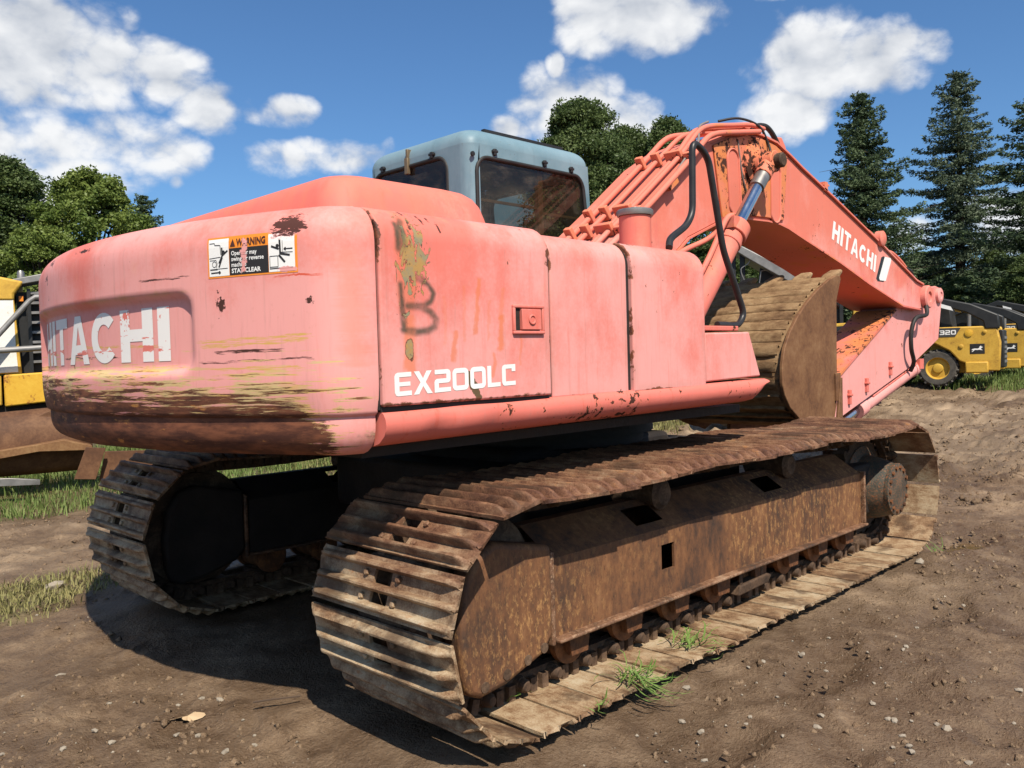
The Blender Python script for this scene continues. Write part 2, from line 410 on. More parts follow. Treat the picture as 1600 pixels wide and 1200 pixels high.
def cw_coords(q):
    c = q.coord(); x, y, z = q.sep(c)
    s = y.atan2(x*-1.0)*2.72       # arc length, right corner is negative
    return c, x, y, z, s
def m_counterweight():
    def fn(q):
        c, x, y, z, s = cw_coords(q)
        col = pink_base(q, c, 0.58, 0.30)
        # sun-bleached redder bar near the corner
        bar = q.seg(s, z, (-1.42, 1.68), (-1.43, 1.36)) + (q.noise(q.vec(s*3.0, z*60, 0.0), 1.0, 3, .6) - .5)*0.10
        col = q.mix(bar.step(0.060, 0.0)*0.40, col, (0.74, 0.20, 0.12))
        st = q.noise(q.vec(s*2.0, z*42, y*0.0), 1.5, 7, 0.70, 0.35)      # horizontal scrape noise
        st2 = q.noise(q.vec(s*6.0, z*130, 3.3), 1.5, 5, 0.7)
        blot = q.noise(c, 7, 5, 0.6)
        # yellow old paint showing through
        lim = (s*0.040 + 1.395)                     # upper limit rises to the left end of the tail
        yl = (lim - z)*4.4 + (st - .5)*4.2 + (blot - .5)*1.4 - (s + 1.25 + (st - .5)*.9 + (blot - .5)*.5).step(-0.06, -0.17)*7.0
        col = q.mix(yl.step(0.15, 0.50), col, q.mix(blot.step(.35, .65), (0.60, 0.36, 0.10), (0.58, 0.42, 0.20)))
        br = (lim - 0.085 - z)*8.0 + (st - .5)*4.2 + (st2 - .5)*2.2 - (s + 1.26 + (st - .5)*1.0 + (blot - .5)*.5).step(0.0, -0.12)*6.0
        brm = br.step(0.10, 0.38)
        rust = q.mix(q.noise(q.vec(s*6, z*24, 1.0), 1.4, 6, .65).step(.35, .7), (0.070, 0.024, 0.015), (0.22, 0.078, 0.038))
        rust = q.mix(q.noise(q.vec(s*9, z*30, 7.0), 1.0, 5, .6).step(.60, .70), rust, (0.45, 0.19, 0.05))
        col = q.mix(brm, col, rust)
        # the lip under the ridge is bare rusty steel as far as the corner
        lip = (1.178 - z)*40.0 - ((s + 1.33 + (blot - .5)*0.45 + (st2 - .5)*.5)*-1.0).step(-0.02, 0.04)*60
        col = q.mix(lip.step(0.0, 1.0), col, rust)
        cr = ((s + 1.47)*-1.0 + (blot-.5)*.5).step(-0.10, 0.02)*((1.125 - z) + (blot-.5)*.16).step(0.0, 0.02)*((s + 1.62)*-1.0).step(.1, -.05)
        col = q.mix(cr, col, q.mix(st2.step(.4, .6), (0.42, 0.33, 0.20), (0.14, 0.07, 0.04)))
        # single scratches: (s, z) pairs
        sx = s + (st2 - .5)*0.20; sz = z + (q.noise(q.vec(s*5, 0.0, 0.0), 2, 4, .65) - .5)*0.030
        for a, b, r, cc in [((-.86,1.415),(-1.27,1.425),.006,YEL_OLD), ((-.84,1.43),(-1.30,1.44),.004,YEL_OLD), ((-.92,1.395),(-1.17,1.395),.005,RUST_D), ((-.55,1.655),(-.80,1.655),.003,RUST_D), ((.10,1.44),(-.62,1.425),.004,YEL_OLD), ((.2,1.40),(-.35,1.39),.003,RUST_D), ((-1.17,1.63),(-1.33,1.63),.003,PINK_RED), ((-.85,1.36),(-1.30,1.365),.003,RUST_D), ((-.9,1.34),(-1.25,1.335),.004,YEL_OLD)]:
            col = q.mix(q.seg(sx, sz, a, b).step(r*1.6, r*0.7)*st2.step(.44, .54), col, cc)
        # scuffed spot over the decal corner, small chips
        f = q.ell(s, z, (-1.235, 1.795), (.060, .030)) + (q.noise(q.vec(s*16, z*46, 0.0), 1.3, 6, .72) - .5)*3.2
        col = q.mix(f.step(1.0, .9), col, (0.075, 0.024, 0.016))
        for ce, r in [((.35,1.74),(.03,.03)), ((-.95,1.545),(.030,.050)), ((-1.30,1.55),(.02,.02)), ((.30,1.80),(.05,.03)), ((-.1,1.81),(.10,.012)), ((.32,1.66),(.03,.02))]:
            g = q.ell(s, z, ce, r) + (q.noise(c, 32, 5, .7) - .5)*3.6
            col = q.mix(g.step(.55, .45), col, RUST_D)
        yb = q.noise(c, 3.0, 4, 0.6)
        col = q.mix((yb - z*0.0).step(.60, .78)*(z - 1.62).step(0, .12)*0.42, col, (0.66, 0.40, 0.14))
        col = q.mix(((z - 1.605).ab() + (blot-.5)*.06).step(0.012, -.008)*0.5*(s + .85).step(0, .1), col, (0.45, 0.28, 0.08))
        col, m = chips(q, c, col, 0.12)
        b = q.noise(c, 5, 3, 0.5)*0.35 - brm*0.05 + st*0.06*brm
        return {'Base Color': col, 'Roughness': (0.60 + brm*0.18).clamp(), 'bump': (b, 0.22, 0.02), 'Specular IOR Level': 0.35}
    return material('scraped_counterweight_paint', fn)

def m_cw_letter():
    def fn(q):
        c, x, y, z, s = cw_coords(q)
        n = q.noise(q.vec(s*4, z*22, 0.0), 1.6, 7, .66); n2 = q.noise(c, 30, 5, .65)
        wear = (n2 + q.ell(s, z, (-.42, 1.53), (.10, .06)).step(1.1, .2)*0.22).step(.66, .69)
        wear = wear.mx((n + (z - 1.425).ab().step(.03, 0)*0.13).step(.64, .67))
        return {'Base Color': q.mix(wear, (0.78, 0.74, 0.70), PINK), 'Roughness': .55}
    return material('worn_white_lettering', fn)
def m_plain(name, col, rough=.6, metal=0.0, var=0.12, scale=8, spec=.4, bump=0.0):
    def fn(q):
        c = q.coord(); n = q.noise(c, scale, 5, .6)
        k = (n.step(.25, .75)*2 - 1)*var
        cc = q.mix(n.step(.25, .75), tuple(max(0, a*(1-var)) for a in col), tuple(min(1, a*(1+var)) for a in col))
        d = {'Base Color': cc, 'Roughness': (n*.25 + (rough-.12)).clamp(), 'Metallic': metal, 'Specular IOR Level': spec}
        if bump: d['bump'] = (q.noise(c, scale*5, 4, .6), bump, .02)
        return d
    return material(name, fn)

def m_decal(name, col):
    def fn(q):
        c, x, y, z, s = cw_coords(q)
        n = q.noise(c, 60, 5, .65)
        peel = (q.seg(s, z, (-1.062, 1.752), (-1.055, 1.665)) + (n-.5)*0.045).step(0.012, 0.007)
        peel = peel.mx((q.ell(s, z, (-1.225, 1.652), (.040, .010)) + (n-.5)*1.8).step(1.0, .8))
        sc = (q.ell(s, z, (-1.225, 1.79), (.070, .034)) + (q.noise(q.vec(s*16, z*46, 0.0), 1.3, 6, .72)-.5)*3.2)
        cc = q.mix(peel, col, PINK_PALE)
        cc = q.mix(sc.step(1.05, .95), cc, PINK_PALE); cc = q.mix(sc.step(.92, .82), cc, (0.075, 0.024, 0.016))
        return {'Base Color': cc, 'Roughness': .45}
    return material(name, fn)

def m_track(name='rusty_track_steel'):
    def fn(q):
        c = q.coord(); rnd = q.rnd(); x, y, z = q.sep(c)
        geo = q.new('ShaderNodeNewGeometry'); px, py, pz = q.sep(X(q.nt, geo.outputs['Position']))
        cv = q.vec(x + rnd*31.0, y + rnd*17.0, z)
        big = q.noise(cv, 4.5, 4, .6); n = q.noise(q.scale(cv, (1, .5, 1)), 30, 7, .72); f = q.noise(cv, 150, 4, .7)
        t = big*.36 + n*.40 + f*.24 + (rnd-.5)*.06
        rusty = q.ramp(t, [(.34, (0.030, 0.014, 0.009)), (.44, (0.095, 0.040, 0.022)), (.52, (0.180, 0.085, 0.045)), (.60, (0.26, 0.150, 0.085)), (.70, (0.32, 0.24, 0.16))])
        muddy = q.ramp(t, [(.36, (0.070, 0.036, 0.019)), (.45, (0.21, 0.118, 0.060)), (.53, (0.37, 0.260, 0.155)), (.61, (0.48, 0.39, 0.265)), (.72, (0.50, 0.46, 0.37))])
        clay = ((pz - .62)*-2.2 + (big - .5)*1.6 + .5).step(0.0, 1.0)
        col = q.mix(clay, rusty, muddy)
        col = q.mix(n.step(.56, .66)*big.step(.45, .62)*0.75, col, (0.34, 0.13, 0.035))
        wet = q.noise(cv, 3.4, 5, .65).step(.51, .64)*.74
        col = q.mix(wet, col, (0.060, 0.032, 0.018))
        return {'Base Color': col, 'Roughness': (0.75 - n*.2), 'bump': (n*.7 + f*.35, .7, .010), 'Specular IOR Level': .35}
    return material(name, fn)
def m_rust(name, ramp, scale=6, rough=.72, speck=None, stretch=(1,1,1), bump=.35):
    def fn(q):
        c = q.coord(); v = q.scale(c, stretch)
        n = q.noise(v, scale, 7, .66, .2); f = q.noise(v, scale*9, 4, .65)
        col = q.ramp(n*.7 + f*.3, ramp)
        if speck:
            sm = q.noise(v, scale*13, 6, .74).step(.51, .60)*q.noise(v, scale*.5, 2, .5).step(.36, .60)
            sm2 = q.noise(v, scale*38, 4, .7).step(.46, .62)
            col = q.mix((sm*(sm2*.5 + .5))*.85, col, speck); col = q.mix(q.noise(v, scale*24, 5, .72).step(.44, .34)*.5, col, (.022, .016, .013))
        return {'Base Color': col, 'Roughness': rough, 'bump': (n*.5+f*.5, bump, .012), 'Specular IOR Level': .3}
    return material(name, fn)

M_PANEL = m_pink('faded_pink_panel_paint', .60, .50, .10, edges=True)
M_HOOD = m_pink('faded_pink_hood_paint', .40, .35, .22)
M_SKIRT = m_pink('dented_pink_skirt_paint', .10, 1.1, .60)
M_BOOM = m_pink('pink_boom_paint', .62, .40, .22)
M_BOOMR = m_pink('rusty_orange_boom_plate', .20, .8, .92, orange=.85)
M_PIPE = m_pink('pink_pipe_paint', .50, .4, .20, orange=.06)
M_CYL = m_pink('pink_cylinder_paint', .45, .4, .16)
M_DOOR = m_door(); M_CW = m_counterweight(); M_CWL = m_cw_letter()
M_WHITE = m_plain('white_lettering_paint', (.80, .78, .74), .5, var=.05)
M_BLACK = m_plain('black_tube_paint', (.022, .020, .020), .42, var=.3)
M_RUBBER = m_plain('black_rubber_hose', (.020, .018, .017), .6, var=.3)
M_DARK = m_plain('grime_and_shade_dark_steel', (.020, .014, .011), .75, var=.5, scale=5, bump=.3)  # grime tone that also paints shade on the underside and left frame
M_CHROME = m_plain('chromed_rod', (.55, .58, .62), .16, 1.0, .05)
M_STEEL = m_plain('dull_steel', (.30, .28, .26), .45, .8, .2)
def _blue(q):
    c = q.coord(); n = q.noise(c, 3, 4, .6); v = q.noise(q.scale(c, (8, 8, .9)), 2.4, 5, .65); f = q.noise(c, 50, 4, .6)
    col = q.mix(n.step(.3, .7), (.135, .225, .27), (.19, .285, .33))
    col = q.mix(v.step(.55, .8)*.5, col, (.10, .155, .185))
    col = q.mix(f.step(.66, .72)*.5, col, (.10, .09, .08))
    return {'Base Color': col, 'Roughness': .5, 'bump': (n, .1, .02), 'Specular IOR Level': .4}
M_BLUE = material('faded_blue_cab_paint', _blue)
def _glass(q):
    nt = q.nt; g = nt.nodes.new('ShaderNodeBsdfGlossy'); g.inputs['Roughness'].default_value = .03
    t = nt.nodes.new('ShaderNodeBsdfTransparent'); t.inputs[0].default_value = (.50, .47, .38, 1)
    lw = nt.nodes.new('ShaderNodeLayerWeight'); fr_ = X(nt, lw.outputs['Facing']).pw(5.0)*.92 + .045
    m = nt.nodes.new('ShaderNodeMixShader'); nt.links.new(fr_.s, m.inputs[0]); nt.links.new(t.outputs[0], m.inputs[1]); nt.links.new(g.outputs[0], m.inputs[2])
    d = nt.nodes.new('ShaderNodeBsdfDiffuse'); c = q.coord(); n = q.noise(q.scale(c, (1, 1, 2)), 5, 5, .65)
    d.inputs[0].default_value = (.32, .27, .20, 1)
    m2 = nt.nodes.new('ShaderNodeMixShader'); nt.links.new((n.step(.45, .8)*.16 + .03).s, m2.inputs[0]); nt.links.new(m.outputs[0], m2.inputs[1]); nt.links.new(d.outputs[0], m2.inputs[2])
    return {'shader': m2.outputs[0]}
M_GLASS = material('dusty_cab_glass', _glass)
M_SHOE = m_track()
M_FRAME = m_rust('rust_streaked_track_frame', [(.36, (.034, .026, .022)), (.45, (.098, .048, .027)), (.55, (.180, .080, .036)), (.66, (.26, .130, .060))], 3.5, .68, (.42, .225, .085), (1, 1, .5))
M_FRAMET = m_rust('teal_and_rust_flange', [(.34, (.035, .030, .026)), (.46, (.10, .05, .028)), (.56, (.20, .10, .055)), (.7, (.30, .20, .13))], 6, .62, (.40, .26, .16))
M_LINK = m_rust('muddy_track_link', [(.34, (.028, .018, .012)), (.5, (.085, .050, .030)), (.66, (.20, .125, .075))], 9, .8)
M_ROLL = m_rust('rusty_roller', [(.34, (.040, .020, .012)), (.5, (.15, .060, .025)), (.66, (.32, .13, .045))], 8, .7)
M_HUB = m_rust('rusty_teal_final_drive', [(.36, (.030, .034, .030)), (.5, (.070, .062, .046)), (.66, (.15, .10, .065))], 6, .6, (.42, .13, .04))
def _bucket(q):
    c = q.coord(); n = q.noise(c, 3.2, 6, .62, .3); f = q.noise(q.scale(c, (1, .45, 1)), 20, 7, .74); g = q.noise(c, 60, 5, .7)
    col = q.ramp(n*.55 + f*.45, [(.34, (.075, .038, .019)), (.45, (.185, .105, .052)), (.55, (.30, .19, .098)), (.68, (.40, .285, .17))])
    return {'Base Color': col, 'Roughness': .8, 'bump': (f*.5+g*.4, .5, .015), 'Specular IOR Level': .2}
M_BUCKET = material('dirt_caked_bucket_steel', _bucket)
M_BUCKS = m_rust('brown_rust_bucket_side', [(.34, (.070, .032, .017)), (.46, (.150, .068, .030)), (.56, (.200, .098, .044)), (.68, (.26, .150, .075))], 3.4, .7, None, (1,1,1), .2)
M_YEL = m_rust('weathered_yellow_paint', [(.30, (.16, .085, .028)), (.40, (.46, .26, .040)), (.52, (.58, .345, .050)), (.70, (.63, .40, .080))], 3.2, .55, None, (1,1,1), .1)
M_YELR = m_rust('rusting_yellow_paint', [(.34, (.10, .035, .014)), (.42, (.30, .12, .025)), (.46, (.60, .33, .03)), (.7, (.68, .42, .05))], 3.0, .6)
M_RPLATE = m_rust('rusty_steel_plate', [(.32, (.050, .022, .012)), (.5, (.11, .050, .024)), (.68, (.19, .095, .045))], 3.0, .7)
M_GREY = m_plain('weathered_grey_steel', (.22, .21, .20), .5, .3, .2)
M_BLK = m_plain('flat_black_paint', (.018, .018, .018), .5, var=.3)
M_TYRE = m_plain('muddy_tyre_rubber', (.075, .066, .055), .85, var=.4, scale=12, bump=.3)
M_ORANGE_D = m_decal('decal_orange', (.82, .25, .02)); M_WHITE_D = m_decal('decal_white', (.80, .78, .74)); M_BLACK_D = m_decal('decal_black', (.020, .016, .014)); M_BROWN_D = m_decal('decal_dark_brown', (.07, .018, .008))
# ================================================================== lettering
def rect(a, b, c, d): return [(a, b), (c, b), (c, d), (a, d)]
def ring(cx, cz, rx, rz, t, a0, a1, n=22):
    out = []
    for i in range(n):
        p, r = R(a0+(a1-a0)*i/n), R(a0+(a1-a0)*(i+1)/n)
        f = lambda an, k: (cx+(rx-k)*math.cos(an), cz+(rz-k*.86)*math.sin(an))
        out.append([f(p, 0), f(r, 0), f(r, t), f(p, t)])
    return out
def rring(w, t, r=.22, open_=None):
    """rounded rectangular ring of width w, height 1"""
    def outl(i, rr):
        pts = []
        for cx, cz, a in ((w-i-rr, i+rr, -90), (w-i-rr, 1-i-rr, 0), (i+rr, 1-i-rr, 90), (i+rr, i+rr, 180)):
            for k in range(5): an = R(a+k*22.5); pts.append((cx+rr*math.cos(an), cz+rr*math.sin(an)))
        return pts
    o, n = outl(0, r), outl(t, max(r-t, .04)); m = len(o)
    return [[o[i], o[(i+1) % m], n[(i+1) % m], n[i]] for i in range(m)]
GL = {
 'H': (1.0, [rect(0,0,.31,1), rect(.69,0,1,1), rect(.31,.39,.69,.62)]),
 'I': (.32, [rect(0,0,.32,1)]),
 'T': (.92, [rect(0,.79,.92,1), rect(.32,0,.60,.79)]),
 'A': (1.06, [[(0,0),(.28,0),(.53,.78),(.53,1),(.37,1)], [(.78,0),(1.06,0),(.69,1),(.53,1),(.53,.78)], [(.345,.2),(.715,.2),(.651,.4),(.409,.4)]]),
 'C': (1.0, ring(.52, .5, .52, .5, .27, 42, 318)),
 'E': (.86, [[(0,.16),(.07,.03),(.16,0),(.86,0),(.86,.2),(.24,.2),(.24,.8),(.86,.8),(.86,1),(.16,1),(.05,.95),(0,.84)], rect(.24,.41,.80,.59)]),
 'X': (1.0, [[(0,0),(.28,0),(.5,.34),(.72,0),(1,0),(.64,.51),(.97,1),(.69,1),(.5,.68),(.31,1),(.03,1),(.36,.51)]]),
 '2': (.9, [[(0,0),(.9,0),(.9,.2),(.24,.2),(.24,.40),(.76,.40),(.86,.45),(.9,.55),(.9,.86),(.84,.96),(.74,1),(.03,1),(.03,.8),(.66,.8),(.66,.6),(.14,.6),(.04,.55),(0,.45)]]),
 '3': (.9, [[(0,0),(.74,0),(.86,.05),(.9,.16),(.9,.84),(.86,.95),(.74,1),(0,1),(0,.8),(.66,.8),(.66,.6),(.15,.6),(.15,.4),(.66,.4),(.66,.2),(0,.2)]]),
 '0': (.92, rring(.92, .22)),
 'L': (.80, [[(0,0),(.80,0),(.80,.2),(.24,.2),(.24,1),(0,1)]]),
 'c': (.86, [[(0,.16),(.07,.03),(.16,0),(.86,0),(.86,.2),(.24,.2),(.24,.8),(.62,.8),(.62,.66),(.86,.66),(.86,1),(.16,1),(.05,.95),(0,.84)]]),
}
def word(txt, gap=.13):
    """polygons in unit height, returns polys,width"""
    x = 0; out = []
    for ch in txt:
        w, ps = GL[ch]; out += [[(px+x, pz) for px, pz in p] for p in ps]; x += w+gap
    return out, x-gap
def text_polys(txt, bold=0.0, width=1.0):
    cu = bpy.data.curves.new('txt', 'FONT'); cu.body = txt; cu.size = 1; cu.resolution_u = 2; cu.offset = bold
    o = bpy.data.objects.new('txt', cu); COL.objects.link(o)
    bpy.context.view_layer.update()
    me = bpy.data.meshes.new_from_object(o.evaluated_get(bpy.context.evaluated_depsgraph_get()))
    vs = [v.co.copy() for v in me.vertices]; ps = [[(vs[i].x, vs[i].y) for i in p.vertices] for p in me.polygons]
    x0 = min(v.x for v in vs); x1 = max(v.x for v in vs)
    bpy.data.objects.remove(o); bpy.data.curves.remove(cu); bpy.data.meshes.remove(me)
    return [[((a-x0), b) for a, b in p] for p in ps], x1-x0
def print_on(mb, polys, fn, cut=None, mat=0, cutv=None):
    """2D polygons sliced along u at steps of cut and mapped by fn(u,v)"""
    mb.cur = mat
    bm = bmesh.new()
    for p in polys:
        try: bm.faces.new([bm.verts.new((a, b, 0)) for a, b in p])
        except ValueError: pass
    if cut:
        us = [v.co.x for v in bm.verts]
        k = math.floor(min(us)/cut)+1
        while k*cut < max(us):
            bmesh.ops.bisect_plane(bm, geom=bm.verts[:]+bm.edges[:]+bm.faces[:], plane_co=(k*cut, 0, 0), plane_no=(1, 0, 0), dist=1e-6); k += 1
    if cutv:
        for k in range(1, int(1/cutv)):
            bmesh.ops.bisect_plane(bm, geom=bm.verts[:]+bm.edges[:]+bm.faces[:], plane_co=(0, k*cutv, 0), plane_no=(0, 1, 0), dist=1e-6)
    bm.verts.index_update()
    mb.add([fn(v.co.x, v.co.y) for v in bm.verts], [tuple(v.index for v in f.verts) for f in bm.faces])
    bm.free()

# ================================================================== the excavator
EXC = empty('crawler_excavator')
tag(EXC, 'large faded pink tracked excavator with blue cab, scraped counterweight and rusty tracks', 'excavator')

# ---------- counterweight: plan outline = disc of the tail swing cut by the side planes
RT, HALF, XS = 2.72, 1.357, -2.235
def _outline():
    rc = .21
    pts = []
    cy = HALF - rc; cx = -math.sqrt((RT-rc)**2 - cy*cy)         # corner circle inside both
    a1 = math.atan2(cy, -cx)                                     # where it meets the big arc
    pts.append((XS, -HALF))
    for k in range(1, 4): pts.append((XS + (cx-XS)*k/4, -HALF))
    for k in range(13):
        an = math.pi/2 - (math.pi/2 - a1)*k/12                  # from side to arc
        pts.append((cx - rc*math.cos(an), -cy - rc*math.sin(an)))
    n = 120
    for k in range(1, n):
        a = -a1 + 2*a1*k/n; pts.append((-RT*math.cos(a), RT*math.sin(a)))
    left = [(x, -y) for x, y in pts[:17]][::-1]
    return pts + left
OUT = _outline()
def _normals():
    N = []
    for i in range(len(OUT)):
        a, b = OUT[max(i-1, 0)], OUT[min(i+1, len(OUT)-1)]
        t = Vector((b[0]-a[0], b[1]-a[1])).normalized(); N.append((-t.y, t.x) if False else (-t[1]*1.0, t[0]*1.0))
    # outward: pointing away from the origin
    return [(-n[0], -n[1]) if n[0]*p[0]+n[1]*p[1] < 0 else n for n, p in zip(N, OUT)]
NRM = _normals()
ZT = 1.862
def cw_inset(z):
    if z > 1.74: t = min((z-1.74)/(ZT-1.74), 1); return .11*(1-math.sqrt(max(0, 1-t*t)))
    if z < 1.30:
        if z > 1.182: return .016*((1.30-z)/.118)**2
        if z > 1.172: return .016+.014*(1.182-z)/.01
        t = min((1.172-z)/(1.172-1.04), 1); return .030+.105*(1-math.sqrt(max(0, 1-t**3.2)))
    return 0
def _ss(t): t = max(0, min(1, t)); return t*t*(3-2*t)
def cw_recess(y, z):
    # rounded rectangle, |y|<.80, z 1.335..1.60
    qx = abs(y)-(.80-.06); qz = abs(z-1.465)-(.135-.06)
    d = math.hypot(max(qx, 0), max(qz, 0)) + min(max(qx, qz), 0) - .06
    return .028*_ss(-d/.03+.35)
def cw_at_angle(a):
    """outline point and normal for polar angle a (rad) on the big arc"""
    return (-RT*math.cos(a), RT*math.sin(a)), (-math.cos(a), math.sin(a))
def cw_pt(s, z, off=.003):
    (x, y), n = cw_at_angle(s/RT) if abs(s/RT) < .44 else cw_side(s)
    k = -cw_inset(z)-cw_recess(y, z)+off
    return (x+n[0]*k, y+n[1]*k, z)
def cw_side(s):
    # past the arc: interpolate outline by polar angle
    a = s/RT
    best = None
    for i in range(len(OUT)-1):
        a0 = math.atan2(OUT[i][1], -OUT[i][0]); a1 = math.atan2(OUT[i+1][1], -OUT[i+1][0])
        if a0 <= a <= a1:
            t = (a-a0)/(a1-a0+1e-9)
            return (OUT[i][0]*(1-t)+OUT[i+1][0]*t, OUT[i][1]*(1-t)+OUT[i+1][1]*t), (NRM[i][0]*(1-t)+NRM[i+1][0]*t, NRM[i][1]*(1-t)+NRM[i+1][1]*t)
    return OUT[0], NRM[0]
zs = [1.04, 1.043, 1.052, 1.065, 1.08, 1.10, 1.12, 1.14, 1.155, 1.165, 1.172, 1.176, 1.182, 1.19, 1.21, 1.24, 1.27, 1.30]
zs += [1.30+.0125*k for k in range(1, 29)] + [1.665, 1.69, 1.715, 1.74, 1.77, 1.79, 1.81, 1.825, 1.84, 1.85, 1.857, ZT]
mb = MB(); G = []
rg = random.Random(4)
for z in zs:
    row = []
    for (x, y), n in zip(OUT, NRM):
        dent = .006*math.sin(y*9+z*7)*_ss((1.3-z)/.1) if z < 1.3 else 0
        k = -cw_inset(z)-cw_recess(y, z)+dent*.5
        row.append((x+n[0]*k, y+n[1]*k, z))
    G.append(row)
mb.grid(G)
nn = len(OUT); top = len(zs)-1
mb.add([G[top][j] for j in range(nn)] + [(XS, G[top][j][1], ZT+.004) for j in range(nn)], [(j, j+1, nn+j+1, nn+j) for j in range(nn-1)])
mb.add([G[0][j] for j in range(nn)] + [(XS, G[0][j][1], 1.04) for j in range(nn)], [(j, nn+j, nn+j+1, j+1) for j in range(nn-1)])
CW = mb.build('counterweight', M_CW, EXC, smooth=50, fix=True)

# raised name on the tail
polys, w = word('HITACHI')
mb = MB(); A = R(28.4)*RT
print_on(mb, polys, lambda u, v: cw_pt(-A/2 + (w-u)/w*A if False else A/2 - u/w*A, 1.372+v*.192, .0015), cut=.12)
mb.build('lettering', M_CWL, CW, smooth=0, fix=False)
# warning decal
def decal_map(s0, s1, z0, z1, off): return lambda u, v: cw_pt(s0+(s1-s0)*u, z0+(z1-z0)*v, off)
S0, S1, Z0, Z1 = -19.05/57.2958*RT, -26.62/57.2958*RT, 1.640, 1.774
mb = MB(); MATD = [M_ORANGE_D, M_WHITE_D, M_BLACK_D, M_BROWN_D]
print_on(mb, [rect(0,0,1,1)], decal_map(S0,S1,Z0,Z1,.0010), .05, 0, .125)
dm = decal_map(S0,S1,Z0,Z1,.0018); dm2 = decal_map(S0,S1,Z0,Z1,.0026)
print_on(mb, [rect(.018,.045,.258,.955)], dm, .05, 1, .125); print_on(mb, [rect(.702,.045,.975,.955)], dm, .05, 1, .125)
print_on(mb, [rect(.262,.045,.698,.70)], dm, .05, 2, .125)
def txt(t, u0, v0, u1, h, mat, bold=.02):
    ps, w_ = text_polys(t, bold)
    print_on(mb, [[(u0+a/w_*(u1-u0), v0+b*h) for a, b in p] for p in ps], dm2, None, mat)
txt('WARNING', .345, .755, .672, .235, 3, .035)
print_on(mb, [[(.275,.745),(.335,.745),(.305,.93)]], dm2, None, 3)
txt('Operator may', .287, .525, .575, .150, 1); txt('swing or reverse', .287, .385, .650, .150, 1); txt('machine', .287, .245, .455, .150, 1); txt('STAY CLEAR', .287, .095, .615, .150, 1, .03)
def line(a, b, t, mat=2):
    dx, dz = (b[0]-a[0])*2.7, b[1]-a[1]; L = math.hypot(dx, dz); nx, nz = -dz/L*t/2.7, dx/L*t
    print_on(mb, [[(a[0]-nx, a[1]-nz), (b[0]-nx, b[1]-nz), (b[0]+nx, b[1]+nz), (a[0]+nx, a[1]+nz)]], dm2, None, mat)
def disc(c, r, mat=2, n=12): print_on(mb, [[(c[0]+r/2.7*math.cos(2*math.pi*k/n), c[1]+r*math.sin(2*math.pi*k/n)) for k in range(n)]], dm2, None, mat)
for a, b, t in [((.03,.86),(.09,.86),.008),((.09,.86),(.095,.81),.008),((.095,.81),(.155,.80),.008),((.158,.80),(.165,.56),.010),((.025,.49),(.158,.51),.008),((.03,.44),(.105,.44),.007),((.105,.44),(.118,.36),.007),((.118,.36),(.108,.25),.007),((.03,.22),(.24,.225),.008),((.03,.205),(.12,.205),.006),
                ((.178,.74),(.180,.54),.024),((.185,.55),(.245,.655),.022),((.183,.55),(.140,.36),.024),((.180,.50),(.138,.26),.022),((.04,.13),(.155,.135),.016),((.155,.135),(.135,.165),.016),((.155,.135),(.137,.10),.016),
                ((.715,.14),(.715,.42),.007),((.715,.42),(.80,.42),.008),((.80,.42),(.80,.16),.008),((.715,.16),(.80,.16),.008),((.712,.12),(.95,.13),.012),((.822,.80),(.826,.46),.026),((.732,.66),(.812,.58),.024),((.826,.47),(.925,.42),.026),((.81,.44),(.872,.26),.026),((.865,.575),(.955,.575),.014),((.865,.575),(.885,.61),.014),((.865,.575),(.885,.54),.014),((.835,.50),(.955,.49),.008),((.85,.51),(.85,.78),.006)]:
    line(a, b, t)
disc((.196,.62), .05); disc((.797,.66), .045)
for k in range(16):
    a0, a1 = 2*math.pi*k/16, 2*math.pi*(k+1)/16; line((.083+.024*math.cos(a0), .34+.07*math.sin(a0)), (.083+.024*math.cos(a1), .34+.07*math.sin(a1)), .007)
mb.build('warning_decal', MATD, CW, smooth=0, fix=False)

# ---------- housings along the right side: YZ profile swept along X
def housing(name, x0, x1, mat, out=0.0, zb=1.192, zt=1.855, rad=.105, yin=-.80, bev=.012, ztop_in=.012, parent=None):
    prof = [(-1.357-out, zb), (-1.357-out, zt-rad-.25), (-1.357-out, zt-rad)]
    for k in range(1, 9):
        a = R(90*k/8); prof.append((-1.357-out+rad*(1-math.cos(a)), zt-rad+rad*math.sin(a)))
    prof += [(-1.05, zt+.008), (yin, zt+ztop_in), (yin, zb)]
    mb = MB(); n = len(prof); m = 9
    vs = []
    for i in range(m):
        x = x0+(x1-x0)*i/(m-1)
        vs += [(x, y, z) for y, z in prof]
    fs = [(i*n+k, i*n+(k+1) % n, (i+1)*n+(k+1) % n, (i+1)*n+k) for i in range(m-1) for k in range(n)]
    fs += [tuple(range(n)), tuple((m-1)*n+k for k in range(n))]
    mb.add(vs, fs)
    return mb.build(name, mat, parent or EXC, bevel=bev, seg=3, smooth=40)
DOOR = housing('engine_door', -2.226, -1.412, M_DOOR, .012, 1.200, 1.862, .115, yin=-1.02, bev=.008)
housing('side_panel', -1.380, -.884, M_PANEL, -.012, 1.1855, 1.845, .105, bev=.008)
housing('tank_cover', -.864, -.285, M_PANEL, .004, 1.1855, 1.85, .115, bev=.008)
